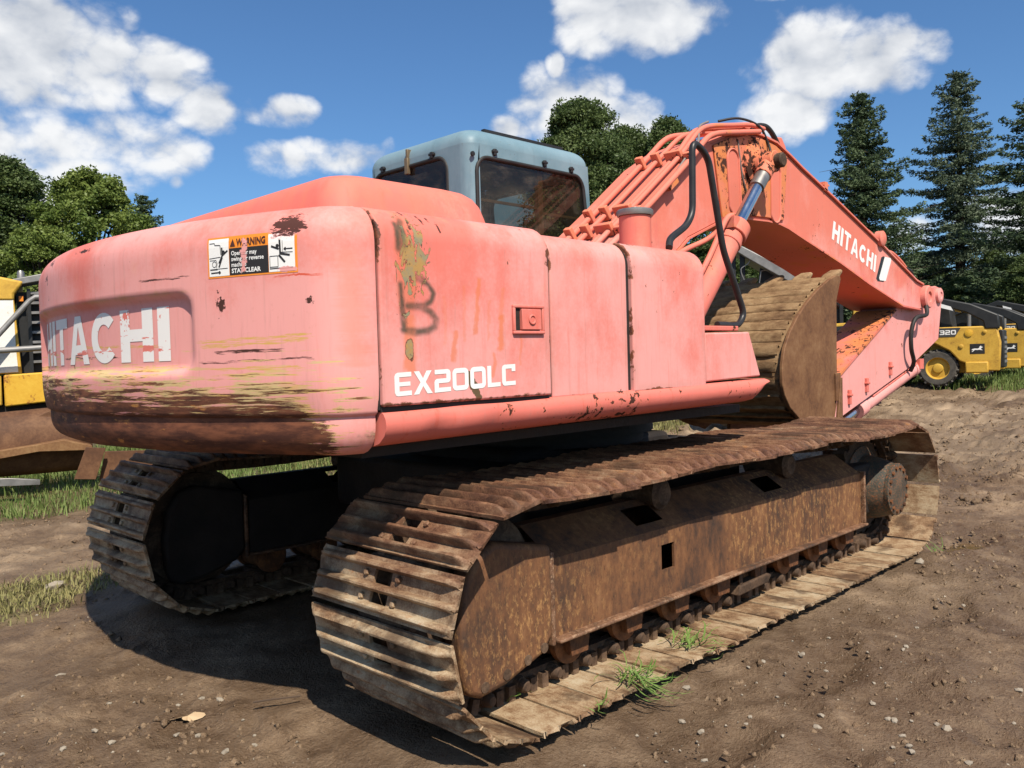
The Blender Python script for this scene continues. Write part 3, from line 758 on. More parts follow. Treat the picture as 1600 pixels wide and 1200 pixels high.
# dark cavity behind the gaps
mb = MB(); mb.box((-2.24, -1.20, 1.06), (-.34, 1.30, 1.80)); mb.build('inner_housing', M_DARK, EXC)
for x0, x1, o_ in ((-1.4125, -1.3795, -.020), (-.8845, -.8635, -.018), (-2.2345, -2.2255, -.006)):
    housing('seam_shade_strip', x0+.0006, x1-.0006, M_RUBBER, o_, 1.19, 1.836, .10, yin=-1.1, bev=0)  # black strips standing in for the shade inside the panel seams
mb = MB(); mb.box((-2.224,-1.352,1.1835),(-1.413,-1.10,1.1995)); mb.build('door_gap_shade_strip', M_RUBBER, EXC)  # black strip painted in as the dark gap under the door
# name on the door
polys, w = word('EX200Lc', .10)
mb = MB(); print_on(mb, polys, lambda u, v: (-2.18+u/w*.565+v*.0, -1.3702, 1.2315+u/w*.0165+v*.078)); mb.build('lettering', M_WHITE, DOOR, smooth=0, fix=False)
# latch: frame, plate, key cylinder
mb = MB()
for a, b in [((-1.625,1.535),(-1.455,1.548)), ((-1.625,1.437),(-1.455,1.450))]: mb.box((a[0], -1.381, a[1]), (b[0], -1.366, b[1]))
for x in (-1.625, -1.467): mb.box((x, -1.3805, 1.447), (x+.012, -1.367, 1.538))
LT = mb.build('door_latch', M_HOOD, DOOR, bevel=.004)
mb = MB(); mb.box((-1.612, -1.3715, 1.450), (-1.585, -1.3705, 1.535)); mb.build('latch_pocket', M_DARK, DOOR)
mb = MB(); mb.box((-1.583, -1.384, 1.454), (-1.478, -1.368, 1.532)); mb.lathe([(.020, 0), (.020, .005), (.013, .006), (.013, .002), (.0, .002)], (-1.53, -1.384, 1.492), 'y', 16, -1); mb.build('latch_plate', M_HOOD, DOOR, bevel=.003)

# ---------- skirt rail under the panels
def skirt(x0, x1):
    prof = [(-1.22, 1.075), (-1.29, 1.066), (-1.335, 1.078), (-1.366, 1.105), (-1.378, 1.135), (-1.374, 1.160), (-1.362, 1.178), (-1.345, 1.183), (-1.22, 1.183)]
    mb = MB(); n = len(prof); m = 70; vs = []
    for i in range(m):
        x = x0+(x1-x0)*i/(m-1); e = _ss((x-(x1-.12))/.12)
        dz = .02*((x-x0)/(x1-x0))
        for y, z in prof:
            d = 0
            if y < -1.3:
                d = .022*math.exp(-((x+1.98)/.05)**2)*math.exp(-((z-1.11)/.05)**2) + .016*math.exp(-((x+1.70)/.08)**2)*math.exp(-((z-1.12)/.05)**2) + .006*math.sin(x*11)*math.exp(-((x+1.9)/.5)**2)
            zz = z+dz; zz = zz + (1.198-zz)*e*.72 if z < 1.17 else zz
            vs.append((x, y+d, zz))
    fs = [(i*n+k, i*n+(k+1) % n, (i+1)*n+(k+1) % n, (i+1)*n+k) for i in range(m-1) for k in range(n)] + [tuple(range(n)), tuple((m-1)*n+k for k in range(n))]
    mb.add(vs, fs); return mb.build('side_skirt', M_SKIRT, EXC, smooth=50)
skirt(-2.222, .31)
# front tool box and step plate
mb = MB(); mb.prism([(-.276,1.206),(.262,1.218),(.150,1.452),(-.276,1.446)], -1.352, -.86); mb.build('tool_box', M_PANEL, EXC, bevel=.008)
mb = MB(); mb.box((-.275,-1.345,1.458),(.055,-.90,1.482)); mb.build('step_plate', M_SKIRT, EXC, bevel=.004)
# floor of the deck
mb = MB(); mb.box((-2.2,-1.20,1.02),(.30,1.25,1.062)); mb.box((.0,-.5,1.0),(.95,.5,1.30)); mb.box((-.3,-.86,1.07),(.15,.4,1.45)); mb.build('deck_frame', M_DARK, EXC)
mb = MB(); mb.box((-.28,-.9,1.45),(.2,.36,1.70)); mb.build('valve_cover', M_HOOD, EXC, bevel=.03)
mb = MB(); mb.box((-2.2,-.82,1.80),(-.29,.30,1.868)); mb.box((-2.2,.30,1.80),(-.30,1.30,1.864)); mb.build('deck_top', M_HOOD, EXC, bevel=.02)

# ---------- engine hood: raised lid
def hood():
    x0, x1, y0, y1, z0, z1 = -2.255, -1.47, -1.16, 1.16, 1.855, 2.025
    mb = MB(); rings = []
    for z, ins in [(z0,0),(z0+.05,.010),(z0+.10,.024),(z0+.13,.042),(z0+.15,.066),(z1-.006,.105),(z1,.16)]:
        a0, a1, b0, b1 = x0+ins*.9, x1-ins*1.0, y0+ins, y1-ins; r = .11
        row = []
        for cx, cy, st in ((a1-r, b1-r, 0), (a0+r, b1-r, 90), (a0+r, b0+r, 180), (a1-r, b0+r, 270)):
            for k in range(9): an = R(st+90*k/8); row.append((cx+r*math.cos(an), cy+r*math.sin(an), z))
        rings.append(row+[row[0]])
    mb.grid(rings); mb.add(rings[-1][:-1], [tuple(range(len(rings[-1])-1))])
    return mb.build('engine_hood', M_HOOD, EXC, smooth=60)
hood()

# ---------- fuel filler
mb = MB(); mb.lathe([(.078,-.03),(.078,.165),(.073,.170)], (-.48,-1.10,1.858), 'z', 28); FIL = mb.build('filler_neck', M_PIPE, EXC)
mb = MB(); mb.lathe([(.087,.168),(.090,.178),(.090,.192),(.082,.199),(.02,.201),(.018,.212),(.0,.213)], (-.48,-1.10,1.858), 'z', 28); mb.build('filler_cap', M_STEEL, FIL)

# ---------- hand rail
rp = [(-.40,-1.235,1.862),(-.385,-1.235,1.935),(-.235,-1.235,1.985),(-.175,-1.235,2.055),(-.165,-1.235,2.375),(-.115,-1.235,2.415),(-.03,-1.235,2.36),(.105,-1.235,1.89),(.305,-1.235,1.565),(.29,-1.235,1.497),(.02,-1.235,1.484)]
rp = [(-.45,-1.275,1.855),(-.40,-1.245,1.905),(-.235,-1.235,1.985),(-.178,-1.235,2.055),(-.168,-1.235,2.40),(-.115,-1.235,2.405),(-.02,-1.235,2.35),(.105,-1.235,1.89),(.31,-1.235,1.555),(.245,-1.235,1.490),(.03,-1.235,1.495)]
mb = MB(); mb.tube(fillet(rp, .05, 6), .0175, 12); mb.build('hand_rail', M_BLACK, EXC, smooth=60)

# ---------- cab
CX0, CX1, CY0, CY1, CZ0, CZ1 = -.20, 1.085, .385, 1.475, 1.10, 2.855
def cab():
    # shell as panels: each face with a window hole made from a ring of quads
    mb = MB()
    def rr(u0, u1, v0, v1, r, n=6):
        p = []
        for cu, cv, st in ((u1-r, v0+r, -90), (u1-r, v1-r, 0), (u0+r, v1-r, 90), (u0+r, v0+r, 180)):
            for k in range(n+1): a = R(st+90*k/n); p.append((cu+r*math.cos(a), cv+r*math.sin(a)))
        return p
    def face(u0, u1, v0, v1, win, fn, d):
        r = .10
        o = rr(u0, u1, v0, v1, .002); i = rr(*win, r)
        n = len(o)
        vs = [fn(a, b, 0) for a, b in o]+[fn(a, b, 0) for a, b in i]+[fn(a, b, d) for a, b in i]
        mb.add(vs, [(k, (k+1) % n, n+(k+1) % n, n+k) for k in range(n)]+[(n+k, n+(k+1) % n, 2*n+(k+1) % n, 2*n+k) for k in range(n)])
        return i
    ins = .0
    wins = []
    fr = lambda a, b, d: (a - .10*_ss((b-1.9)/1.0)*max(0, (a-.5))/.56, CY0+d, b)
    wr = face(CX0+.09, CX1-.02, CZ0, CZ1-.12, (-.135, .985, 1.95, 2.655), fr, .05); wins.append((wr, fr))
    rrf = lambda a, b, d: (CX0+d, a, b)
    wb = face(CY0+.09, CY1-.09, CZ0, CZ1-.12, (.60, 1.405, 2.28, 2.685), rrf, .05); wins.append((wb, rrf))
    lf = lambda a, b, d: (a - .10*_ss((b-1.9)/1.0)*max(0, (a-.5))/.56, CY1-d, b)
    wl = face(CX0+.09, CX1-.02, CZ0, CZ1-.12, (-.10, .93, 1.70, 2.66), lf, .05); wins.append((wl, lf))
    ff = lambda a, b, d: (CX1-.02-.10*_ss((b-1.9)/1.0)-d, a, b)
    wf = face(CY0, CY1, CZ0, CZ1-.12, (CY0+.06, CY1-.06, 1.55, 2.66), ff, .05); wins.append((wf, ff))
    # rear corner posts (rounded) and roof with a generous edge radius
    for cy, s in ((CY0+.09, -1), (CY1-.09, 1)):
        rows = []
        for z in (CZ0, CZ1-.12):
            rows.append([(CX0+.09-.09*math.cos(R(90*k/8)), cy+s*.09*math.sin(R(90*k/8)), z) for k in range(9)])
        mb.grid(rows)
    rings = []
    for k in range(9):
        a = R(90*k/8); ins_ = .12*(1-math.cos(a))+ (.10 if k == 8 else 0)*0; z = CZ1-.12+.115*math.sin(a)
        xf = CX1-.02-.10*_ss((min(z, CZ1-.12)-1.9)/1.0)
        row = []
        for x, y, r, st in ((xf-ins_, CY1-ins_, .03, 0), (CX0+ins_, CY1-ins_, .09, 90), (CX0+ins_, CY0+ins_, .09, 180), (xf-ins_, CY0+ins_, .03, 270)):
            sx = -1 if st in (0, 270) else 1; sy = -1 if st in (0, 90) else 1
            for j in range(9): an = R(st+90*j/8); row.append((x+sx*r+r*math.cos(an), y+sy*r+r*math.sin(an), z))
        rings.append(row+[row[0]])
    mb.grid(rings)
    crown = [(x*.86+.06, (y-.89)*.86+.89, CZ1+.012) for x, y, z in rings[-1]]
    mb.grid([rings[-1], crown]); mb.add(crown[:-1], [tuple(range(len(crown)-1))])
    C = mb.build('cab', M_BLUE, EXC, smooth=45)
    # rubber seals, panes
    for pts, fn in wins:
        s = MB(); loop = [Vector(fn(a, b, .004)) for a, b in pts]; s.tube(loop+[loop[0], loop[1]], .014, 8, cap=False); s.build('window_seal', M_RUBBER, C, smooth=60)
        g = MB(); g.add([fn(a, b, .012) for a, b in pts], [tuple(range(len(pts)))]); g.build('window_pane', M_GLASS, C, smooth=0)
    b = MB()
    b.box((.455, CY0+.022, 1.95), (.505, CY0+.05, 2.66)); b.box((-.14, CY0+.024, 2.375), (.455, CY0+.040, 2.392)); b.box((.505, CY0+.024, 2.345), (.96, CY0+.040, 2.362))
    b.build('window_bar', M_BLK if False else m_plain('brown_window_bar', (.10, .065, .035), .6), C)
    # roof gutter strip and the little clamps above the windows
    t = MB(); t.box((.02, CY0+.085, CZ1-.012), (.80, CY0+.115, CZ1+.012)); t.build('roof_strip', M_BLK, C)
    for x, z in ((.02, 2.705), (.50, 2.70), (.78, 2.695)):
        k = MB(); k.box((x-.012, CY0-.018, z-.03), (x+.012, CY0+.005, z+.012)); k.box((x-.022, CY0-.02, z-.012), (x+.022, CY0+.004, z+.004)); k.build('window_clip', M_BLK, C, bevel=.003)
    for y, z in ((.74, 2.72), (1.28, 2.72)):
        k = MB(); k.box((CX0-.018, y-.014, z-.03), (CX0+.005, y+.014, z+.012)); k.box((CX0-.02, y-.026, z-.012), (CX0+.004, y+.026, z+.004)); k.build('window_clip', M_BLK, C, bevel=.003)
    k = MB(); k.box((CX0-.022, .985, 2.63), (CX0+.004, 1.02, 2.74)); k.box((CX0-.016, .99, 2.74), (CX0+.03, 1.01, 2.80)); k.build('strap_bracket', m_plain('tarnished_brass', (.20, .15, .09), .5, .5), C, bevel=.003)
    k = MB(); k.lathe([(.016, 0), (.016, .012), (0, .014)], (CX0+.03, CY0+.005, 2.66), 'y', 12, -1); k.build('roof_plug', M_BLK, C)
    # inside: seat, floor
    k = MB(); k.box((.15, .62, 1.55), (.65, 1.12, 1.68)); k.box((.05, .64, 1.66), (.19, 1.10, 2.30)); k.box((.04, .75, 2.30), (.14, 1.0, 2.50)); k.build('seat', M_BLK, C, bevel=.05, seg=3)
    k = MB(); k.box((CX0+.02, CY0+.03, CZ0+.02), (CX1-.05, CY1-.03, 1.30)); k.build('cab_floor', M_DARK, C)
    k = MB(); k.box((CX0+.06, CY0+.06, 2.712), (CX1-.20, CY1-.06, 2.722)); k.box((CX0+.06, CY1-.072, 1.3), (.60, CY1-.058, 2.71)); k.box((.60, CY1-.072, 2.60), (.86, CY1-.058, 2.71)); k.box((CX0+.06, CY0+.055, 2.665), (.86, CY0+.065, 2.71)); k.box((.86, CY0+.05, 1.3), (.90, CY0+.12, 2.67)); k.box((.86, CY1-.12, 1.3), (.90, CY1-.06, 2.67)); k.build('cab_lining_and_blocker', M_DARK, C)  # roof liner plus added dark panels that block sky through the windows
    k = MB(); k.box((.62, 1.335, 2.0), (.86, 1.345, 2.56)); k.build('paper_sheet', m_plain('sun_bleached_paper', (.42, .42, .40), .8, var=.1), C)
    return C
cab()

# ---------- boom
top = [(.02,1.80),(.75,2.315),(1.29,2.715),(1.56,2.865),(1.85,2.975),(2.11,3.035),(2.32,3.045),(2.57,3.025),(2.79,2.96),(3.01,2.885),(3.59,2.71),(4.7,2.36),(5.60,2.055),(5.80,2.02),(5.94,1.98)]
bot = [(5.98,1.88),(5.90,1.80),(5.72,1.765),(5.23,1.79),(4.36,1.985),(3.74,2.145),(2.94,2.325),(2.75,2.37),(2.6,2.392),(2.41,2.398),(2.07,2.385),(1.65,2.31),(1.27,2.17),(.70,1.76),(.22,1.42),(.02,1.46),(-.06,1.62)]
bp = top+bot
mb = MB(); mb.prism(bp, -.262, .262); BOOM = mb.build('boom', M_BOOM, EXC, bevel=.004, smooth=25)
def strip(pts, y0, y1, t0, t1, name, mat, parent):
    """plate along a polyline in xz; t0..t1 offsets along the normal"""
    n = []
    for i in range(len(pts)):
        a, b = pts[max(i-1,0)], pts[min(i+1,len(pts)-1)]; L = math.hypot(b[0]-a[0], b[1]-a[1]); n.append((-(b[1]-a[1])/L, (b[0]-a[0])/L))
    poly = [(p[0]+m[0]*t1, p[1]+m[1]*t1) for p, m in zip(pts, n)] + [(p[0]+m[0]*t0, p[1]+m[1]*t0) for p, m in reversed(list(zip(pts, n)))]
    mb = MB(); mb.prism(poly, y0, y1); return mb.build(name, mat, parent, smooth=25)
strip([(p[0], p[1]) for p in top[:-1]], -.285, .285, .003, .018, 'top_plate', M_BOOM, BOOM)
strip(bot[2:-3], -.278, .278, .003, .016, 'bottom_plate', m_pink('boom_underside_paint', .1, .3, .35, orange=.25), BOOM)  # underside gets less pale pink with more chips and orange
# reinforcing plate round the cylinder pin with slot pockets
pl = [(1.615,2.865),(1.85,2.955),(2.11,3.015),(2.32,3.025),(2.56,3.005),(2.745,2.945),(2.665,2.42),(2.55,2.41),(2.41,2.415),(2.07,2.40),(1.72,2.325)]
mb = MB(); mb.prism(pl, -.279, -.264); PLATE = mb.build('reinforcing_plate', M_BOOMR, BOOM, bevel=.004)
def slot(c, h, r, tilt, name='pocket_rim'):
    mb = MB(); pts = []
    for k in range(25):
        a = 2*math.pi*k/24; px = r*math.cos(a); pz = r*math.sin(a)+(h if math.sin(a) >= 0 else -h)
        pts.append(Vector((c[0]+px*math.cos(tilt)-pz*math.sin(tilt), -.281, c[1]+px*math.sin(tilt)+pz*math.cos(tilt))))
    pts.append(pts[1]); mb.tube(pts, .010, 6, cap=False); mb.build(name, M_BOOM, PLATE, smooth=60)
    mb = MB(); mb.add([p for p in pts[:-2]], [tuple(range(len(pts)-2))]); mb.build('pocket', M_BOOM, PLATE, smooth=0)
slot((1.885,2.63), .16, .085, .05); slot((2.53,2.62), .16, .075, -.05)
mb = MB(); mb.lathe([(.17,.0),(.165,.025),(.115,.04),(.105,.09),(.0,.09)], (2.20,-.275,2.80), 'y', 32, -1); mb.build('pin_boss', M_BOOMR, BOOM)
mb = MB(); mb.lathe([(.050,-.24),(.050,.415),(.056,.415),(.056,.455),(.046,.465),(.0,.465)], (2.20,-.06,2.80), 'y', 20, -1); mb.build('cylinder_pin', M_LINK, BOOM)
# lettering and white block mark
polys, w = word('HITACHI', .16)
ax = Vector((.955, -.252)); up = Vector((.045, .165))
tl = Vector((3.585, 2.345))
mb = MB(); print_on(mb, polys, lambda u, v: (tl.x+ax.x*u/w+up.x*v, -.2635, tl.y+ax.y*u/w+up.y*v)); mb.build('lettering', M_WHITE, BOOM, smooth=0, fix=False)
mb = MB(); mb.add([(4.565,-.2632,2.035),(4.60,-.2632,2.01),(4.75,-.2632,2.01),(4.90,-.2632,2.25),(4.75,-.2632,2.265),(4.70,-.2632,2.25)], [(0,1,2,3,4,5)]); mb.build('logo_shadow', M_BLK, BOOM, smooth=0)
mb = MB(); mb.add([(4.635,-.2640,2.045),(4.655,-.2640,2.022),(4.80,-.2640,2.022),(4.95,-.2640,2.235),(4.935,-.2640,2.258),(4.785,-.2640,2.262)], [(0,1,2,3,4,5)]); mb.build('logo_block', M_WHITE, BOOM, smooth=0)
# pivot bosses
def boss(c, r, y0, y1, name, parent, mat):
    mb = MB(); mb.lathe([(r,0),(r,y1-y0-.012),(r*.88,y1-y0),(r*.45,y1-y0),(r*.45,y1-y0-.015),(0,y1-y0-.015)], (c[0],y0,c[1]), 'y', 24, 1); return mb.build(name, mat, parent)
for s in (-1, 1):
    mb = MB(); mb.lathe([(.125,.0),(.125,.05),(.11,.062),(.06,.062),(.055,.045),(.0,.045)], (5.86,s*.262,1.895), 'y', 24, s); mb.build('pivot_boss', M_BOOM, BOOM)
# bracket of the arm cylinder, cylinder over the boom
mb = MB()
for y in (-.13, .09): mb.prism([(2.70,2.98),(2.86,3.16),(2.95,3.17),(3.02,3.10),(3.05,2.88)], y, y+.04)
mb.build('cylinder_bracket', M_BOOM, BOOM, bevel=.01)
mb = MB(); mb.tube([(2.93,-.02,3.08),(4.9,-.02,2.47)], .085, 20); mb.tube([(4.86,-.02,2.482),(4.98,-.02,2.445)], .10, 20); ACY = mb.build('arm_cylinder', M_CYL, EXC, smooth=50)
mb = MB(); mb.tube([(4.9,-.02,2.47),(6.42,-.02,2.0)], .05, 16); mb.build('cylinder_rod', M_CHROME, ACY, smooth=60)
# brackets, lug and hose on the far slope
mb = MB(); mb.box((3.42,-.285,2.755),(3.48,-.20,2.83)); mb.box((3.40,-.28,2.80),(3.52,-.22,2.815)); mb.build('hose_bracket', M_SKIRT, BOOM)
mb = MB(); mb.lathe([(.075,0),(.075,.06),(.06,.07),(0,.07)], (4.66,-.24,2.43), 'y', 18, -1); mb.build('grease_boss', M_BOOM, BOOM)
mb = MB(); mb.tube(smooth_path([(2.30,-.20,3.10),(2.42,-.2,3.16),(2.56,-.2,3.17),(2.68,-.2,3.11),(2.78,-.2,3.00)], 6), .022, 10); mb.build('hose', M_RUBBER, BOOM, smooth=60)
mb = MB(); mb.tube(smooth_path([(4.95,-.22,2.30),(5.05,-.22,2.33),(5.3,-.22,2.26),(5.50,-.22,2.16),(5.62,-.2,2.05)], 6), .018, 8); mb.tube(smooth_path([(4.85,-.16,2.34),(5.05,-.16,2.37),(5.35,-.16,2.26),(5.6,-.16,2.12)], 6), .016, 8); mb.build('feed_pipe', M_PIPE, BOOM, smooth=60)
mb = MB(); mb.tube(smooth_path([(5.42,-.24,2.18),(5.56,-.24,2.15),(5.68,-.22,2.04),(5.76,-.2,1.93)], 6), .018, 8); mb.build('hose', M_RUBBER, BOOM, smooth=60)
# hydraulic pipes climbing the rear slope
prof = [(.02,1.84),(.75,2.355),(1.29,2.755),(1.47,2.915),(1.62,2.965),(1.92,3.02),(2.22,3.075),(2.42,3.075)]
for i, (y, lift, end) in enumerate([(-.315,-.02,7), (-.245,.030,8), (-.175,.005,8), (-.06,.035,8), (.08,.03,8)]):
    pp = [(x+(.012*i if 2 < k < 6 else 0), y, z+lift+(.02*((i*7) % 3))*(k > 2)) for k, (x, z) in enumerate(prof[:end])]
    mb = MB(); mb.tube(fillet(pp, .10, 4), .018 if i % 2 else .021, 10); mb.build('hydraulic_pipe', M_PIPE, BOOM, smooth=60)
for x, z in [(.42,2.135),(.62,2.275),(1.22,2.715)]:
    for y0, y1, h in ((-.345,-.285,.035), (-.275,-.14,.066), (-.09,-.03,.08), (.05,.11,.075)):
        mb = MB(); rot = Matrix.Translation((x, 0, z)) @ Matrix.Rotation(-.63, 4, 'Y')
        mb.box((-.018,y0,-.02),(.018,y1,h), rot); mb.build('pipe_clamp', M_SKIRT, BOOM, bevel=.005)
mb = MB(); rot = Matrix.Translation((1.02, 0, 2.50)) @ Matrix.Rotation(-.63, 4, 'Y'); mb.box((-.06,-.33,-.02),(.06,-.262,.02), rot); mb.build('pipe_stub', M_BOOMR, BOOM, bevel=.004)
mb = MB(); mb.tube(smooth_path([(1.98,-.1,3.14),(2.12,-.2,3.165),(2.30,-.27,3.12),(2.40,-.29,3.0),(2.38,-.33,2.90),(2.30,-.40,2.86)], 6), .010, 8); mb.build('grease_line', M_RUBBER, BOOM, smooth=60)
mb = MB(); mb.tube(smooth_path([(1.02,-.29,2.51),(1.2,-.30,2.70),(1.35,-.31,2.83),(1.55,-.2,3.0),(1.8,-.12,3.10)], 6), .009, 8); mb.tube(smooth_path([(1.95,-.282,2.95),(2.0,-.284,2.70),(2.06,-.284,2.58)], 6), .007, 6); mb.build('grease_line', m_plain('grey_wire', (.20,.17,.15), .5), BOOM, smooth=60)

# ---------- boom cylinders either side of the boom
def boom_cylinder(y):
    a = Vector((.66, y, 1.18)); b = Vector((2.20, y, 2.80)); d = (b-a)
    mb = MB(); mb.tube([a, a+d*.665], .088, 24); mb.tube([a+d*.58, a+d*.60], .096, 24); mb.tube([a+d*.62, a+d*.67], .105, 24); c = mb.build('boom_cylinder', M_CYL, EXC, bevel=.006, smooth=50)
    mb = MB(); mb.tube([a+d*.66, a+d*.90], .048, 20); mb.build('cylinder_rod', M_CHROME, c, smooth=60)
    mb = MB(); mb.tube([a+d*.865, a+d*.93], .058, 20); mb.build('rod_collar', M_STEEL, c, smooth=50)
    mb = MB(); mb.lathe([(.082,-.055),(.082,.055)], b, 'y', 24); mb.tube([a+d*.925, b], .066, 20); mb.build('rod_eye', M_BOOMR, c, bevel=.006, smooth=50)
    s = -1 if y < 0 else 1
    mb = MB(); o = Vector((-.09, s*.03, .10))
    mb.tube(smooth_path([a+d*.655+o*.9, a+d*.60+o*1.25, a+d*.45+o, a+d*.25+o, a+d*.1+o], 5), .020, 10); mb.box(a+d*.635+o*.7-Vector((.04,.05,.04)), a+d*.635+o*.7+Vector((.04,.05,.04))); mb.build('feed_pipe', M_PIPE, c, smooth=50)
    mb = MB(); mb.tube(smooth_path([a+d*.60+o*1.1, a+d*.585+Vector((-.16,.06,.03)), Vector((1.05,y+.10,2.02)), Vector((.7,y+.12,1.78))], 6), .019, 10); mb.build('feed_pipe', M_PIPE, c, smooth=50)
boom_cylinder(-.405); boom_cylinder(.405)

# ---------- arm, bucket cylinder, bucket
arm = [(5.20,1.735),(5.55,1.90),(5.72,1.99),(6.0,1.98),(6.34,2.03),(6.44,2.045),(6.55,2.03),(6.62,1.96),(6.62,1.86),(6.50,1.44),(5.56,1.125),(3.62,.655),(3.40,.64),(3.32,.74),(3.34,.86),(3.70,1.045)]
mb = MB(); mb.prism(arm, -.19, .19); ARM = mb.build('arm', M_BOOM, EXC, bevel=.006, smooth=25)
mb = MB(); mb.prism([(3.36,.885),(3.70,1.065),(5.20,1.752),(5.23,1.74),(3.72,1.043),(3.40,.875)], -.205, .205); mb.build('top_plate', M_BOOMR, ARM)
for s in (-1, 1):
    mb = MB(); mb.lathe([(.085,.0),(.085,.03),(.07,.04),(.04,.04),(.035,.03),(.0,.03)], (6.50,s*.19,1.94), 'y', 22, s); mb.build('pivot_boss', M_BOOM, ARM)
mb = MB(); mb.tube(smooth_path([(5.80,-.30,1.80),(5.72,-.33,1.70),(5.50,-.30,1.66),(5.42,-.28,1.52),(5.44,-.27,1.34),(5.56,-.25,1.20),(5.60,-.20,1.10)], 8), .022, 10); mb.build('hose', M_RUBBER, ARM, smooth=60)
for x in (4.05, 4.45, 5.05):
    mb = MB(); z = .655+(x-3.62)*.2423+.12; mb.box((x-.02,-.215,z-.05),(x+.02,-.185,z+.09)); mb.box((x-.03,-.225,z+.03),(x+.03,-.185,z+.05)); mb.build('pipe_bracket', M_SKIRT, ARM, bevel=.005)
a, b = Vector((5.95,-.0,1.06)), Vector((3.45,0,.36))
off = Vector((.06,0,-.16))
p0 = Vector((5.98,-.11,1.135)); p1 = Vector((3.80,-.11,.60)); d = p1-p0
mb = MB(); mb.tube([p0, p0+d*.72], .075, 20); mb.tube([p0+d*.66, p0+d*.73], .088, 20); mb.tube([p0+d*.02, p0+d*.06], .085, 20); BCY = mb.build('bucket_cylinder', M_CYL, EXC, bevel=.005, smooth=50)
mb = MB(); mb.tube([p0+d*.72, p0+d*1.05], .045, 16); mb.build('cylinder_rod', M_CHROME, BCY, smooth=60)
mb = MB(); mb.tube([p0+d*.03+Vector((0,-.05,.06)), p0+d*.60+Vector((0,-.05,.06))], .016, 8); mb.box(p0+Vector((-.10,-.09,-.02)), p0+Vector((.02,.05,.09))); mb.build('feed_pipe', M_SKIRT, BCY)

# bucket: side profile (x,z); opening towards the arm
BW = .575
shell = [(2.98,1.955),(2.80,1.885),(2.60,1.800),(2.42,1.695),(2.27,1.585),(2.145,1.475),(2.06,1.36),(2.02,1.24),(2.015,1.12),(2.05,1.03),(2.12,.94),(2.26,.855),(2.44,.78),(2.62,.735)]
mb = MB(); pts = shell
inn = []
for i in range(len(pts)):
    a, b = pts[max(i-1,0)], pts[min(i+1,len(pts)-1)]; L = math.hypot(b[0]-a[0], b[1]-a[1]); inn.append((pts[i][0]-(b[1]-a[1])/L*.03, pts[i][1]+(b[0]-a[0])/L*.03))
mb.prism(pts+inn[::-1], -BW+.02, BW-.02); BUC = mb.build('bucket', M_BUCKET, EXC, smooth=30)
side = [(3.00,1.955),(3.02,1.93)]+[(2.93,1.75),(2.915,1.12),(2.90,.90),(2.83,.76),(2.72,.71),(2.60,.725),(2.44,.77),(2.25,.845),(2.11,.935),(2.035,1.03),(2.0,1.12),(2.005,1.25),(2.045,1.37),(2.13,1.485),(2.255,1.60),(2.41,1.71),(2.60,1.815),(2.80,1.90),(2.93,1.955)]
side = [(2.55+(x-2.55)*1.03, 1.32+(z-1.32)*1.03) if x < 2.88 else (x, z) for x, z in side]
for s in (-1, 1):
    mb = MB(); mb.prism(side, s*BW-.014, s*BW+.014); mb.build('side_plate', M_BUCKS, BUC, bevel=.006)
    mb = MB(); mb.prism([(2.86,.76),(2.93,1.12),(2.96,1.12),(2.955,.72),(2.80,.665),(2.70,.70)], s*BW+s*.016, s*BW+s*.040); mb.box((2.86, s*BW-.03, .93),(2.95, s*BW+.03+.018*s, 1.16)); mb.build('side_cutter', M_BUCKS, BUC, bevel=.005)
# wear strips across the back of the shell
def along(pts, t):
    L = [0]
    for i in range(1, len(pts)): L.append(L[-1]+math.hypot(pts[i][0]-pts[i-1][0], pts[i][1]-pts[i-1][1]))
    d = t*L[-1]
    for i in range(1, len(pts)):
        if d <= L[i] or i == len(pts)-1:
            k = (d-L[i-1])/(L[i]-L[i-1]); p = Vector((pts[i-1][0]*(1-k)+pts[i][0]*k, 0, pts[i-1][1]*(1-k)+pts[i][1]*k))
            t_ = Vector((pts[i][0]-pts[i-1][0], 0, pts[i][1]-pts[i-1][1])).normalized(); return p, t_
rw = random.Random(3)
for k in range(15):
    t = .05+k*.0585
    p, tn = along(shell, t); nrm = Vector((tn.z, 0, -tn.x))
    if nrm.x > 0 and False: nrm = -nrm
    nrm = Vector((tn.z, 0, -tn.x)); nrm = nrm if nrm.dot(p-Vector((2.7,0,1.3))) > 0 else -nrm
    mb = MB(); N = 12; P = []
    wd = .092
    for j in range(N+1):
        y = -BW+.05+(2*BW-.10)*j/N; w1 = rw.uniform(-.008,.008)
        row = []
        for aa, hh in ((0,-.005),(.0,.026+rw.uniform(-.006,.004)),(.35,.021+rw.uniform(-.006,.006)),(.74,.006),(.8,-.006)):
            q_ = p+tn*(aa*wd+w1)+nrm*hh; row.append((q_.x, y, q_.z))
        P.append(row)
    mb.grid(P); mb.build('wear_strip', M_BUCKET, BUC, smooth=40)
# teeth along the lip
for k in range(5):
    y = -BW+.06+k*(2*BW-.12)/4
    mb = MB(); mb.prism([(2.80,1.89),(2.95,1.975),(3.09,2.02),(3.12,2.0),(3.03,1.925),(2.86,1.86)], y-.055, y+.055); mb.build('tooth', M_BUCKET, BUC, bevel=.018, seg=2)
# ears on the arm end
for y in (-.25, .22):
    mb = MB(); mb.prism([(2.60,.70),(2.66,.95),(3.10,1.0),(3.52,.80),(3.55,.68),(3.45,.60),(3.0,.62)], y, y+.035); mb.build('bucket_ear', M_BUCKS, BUC, bevel=.006)
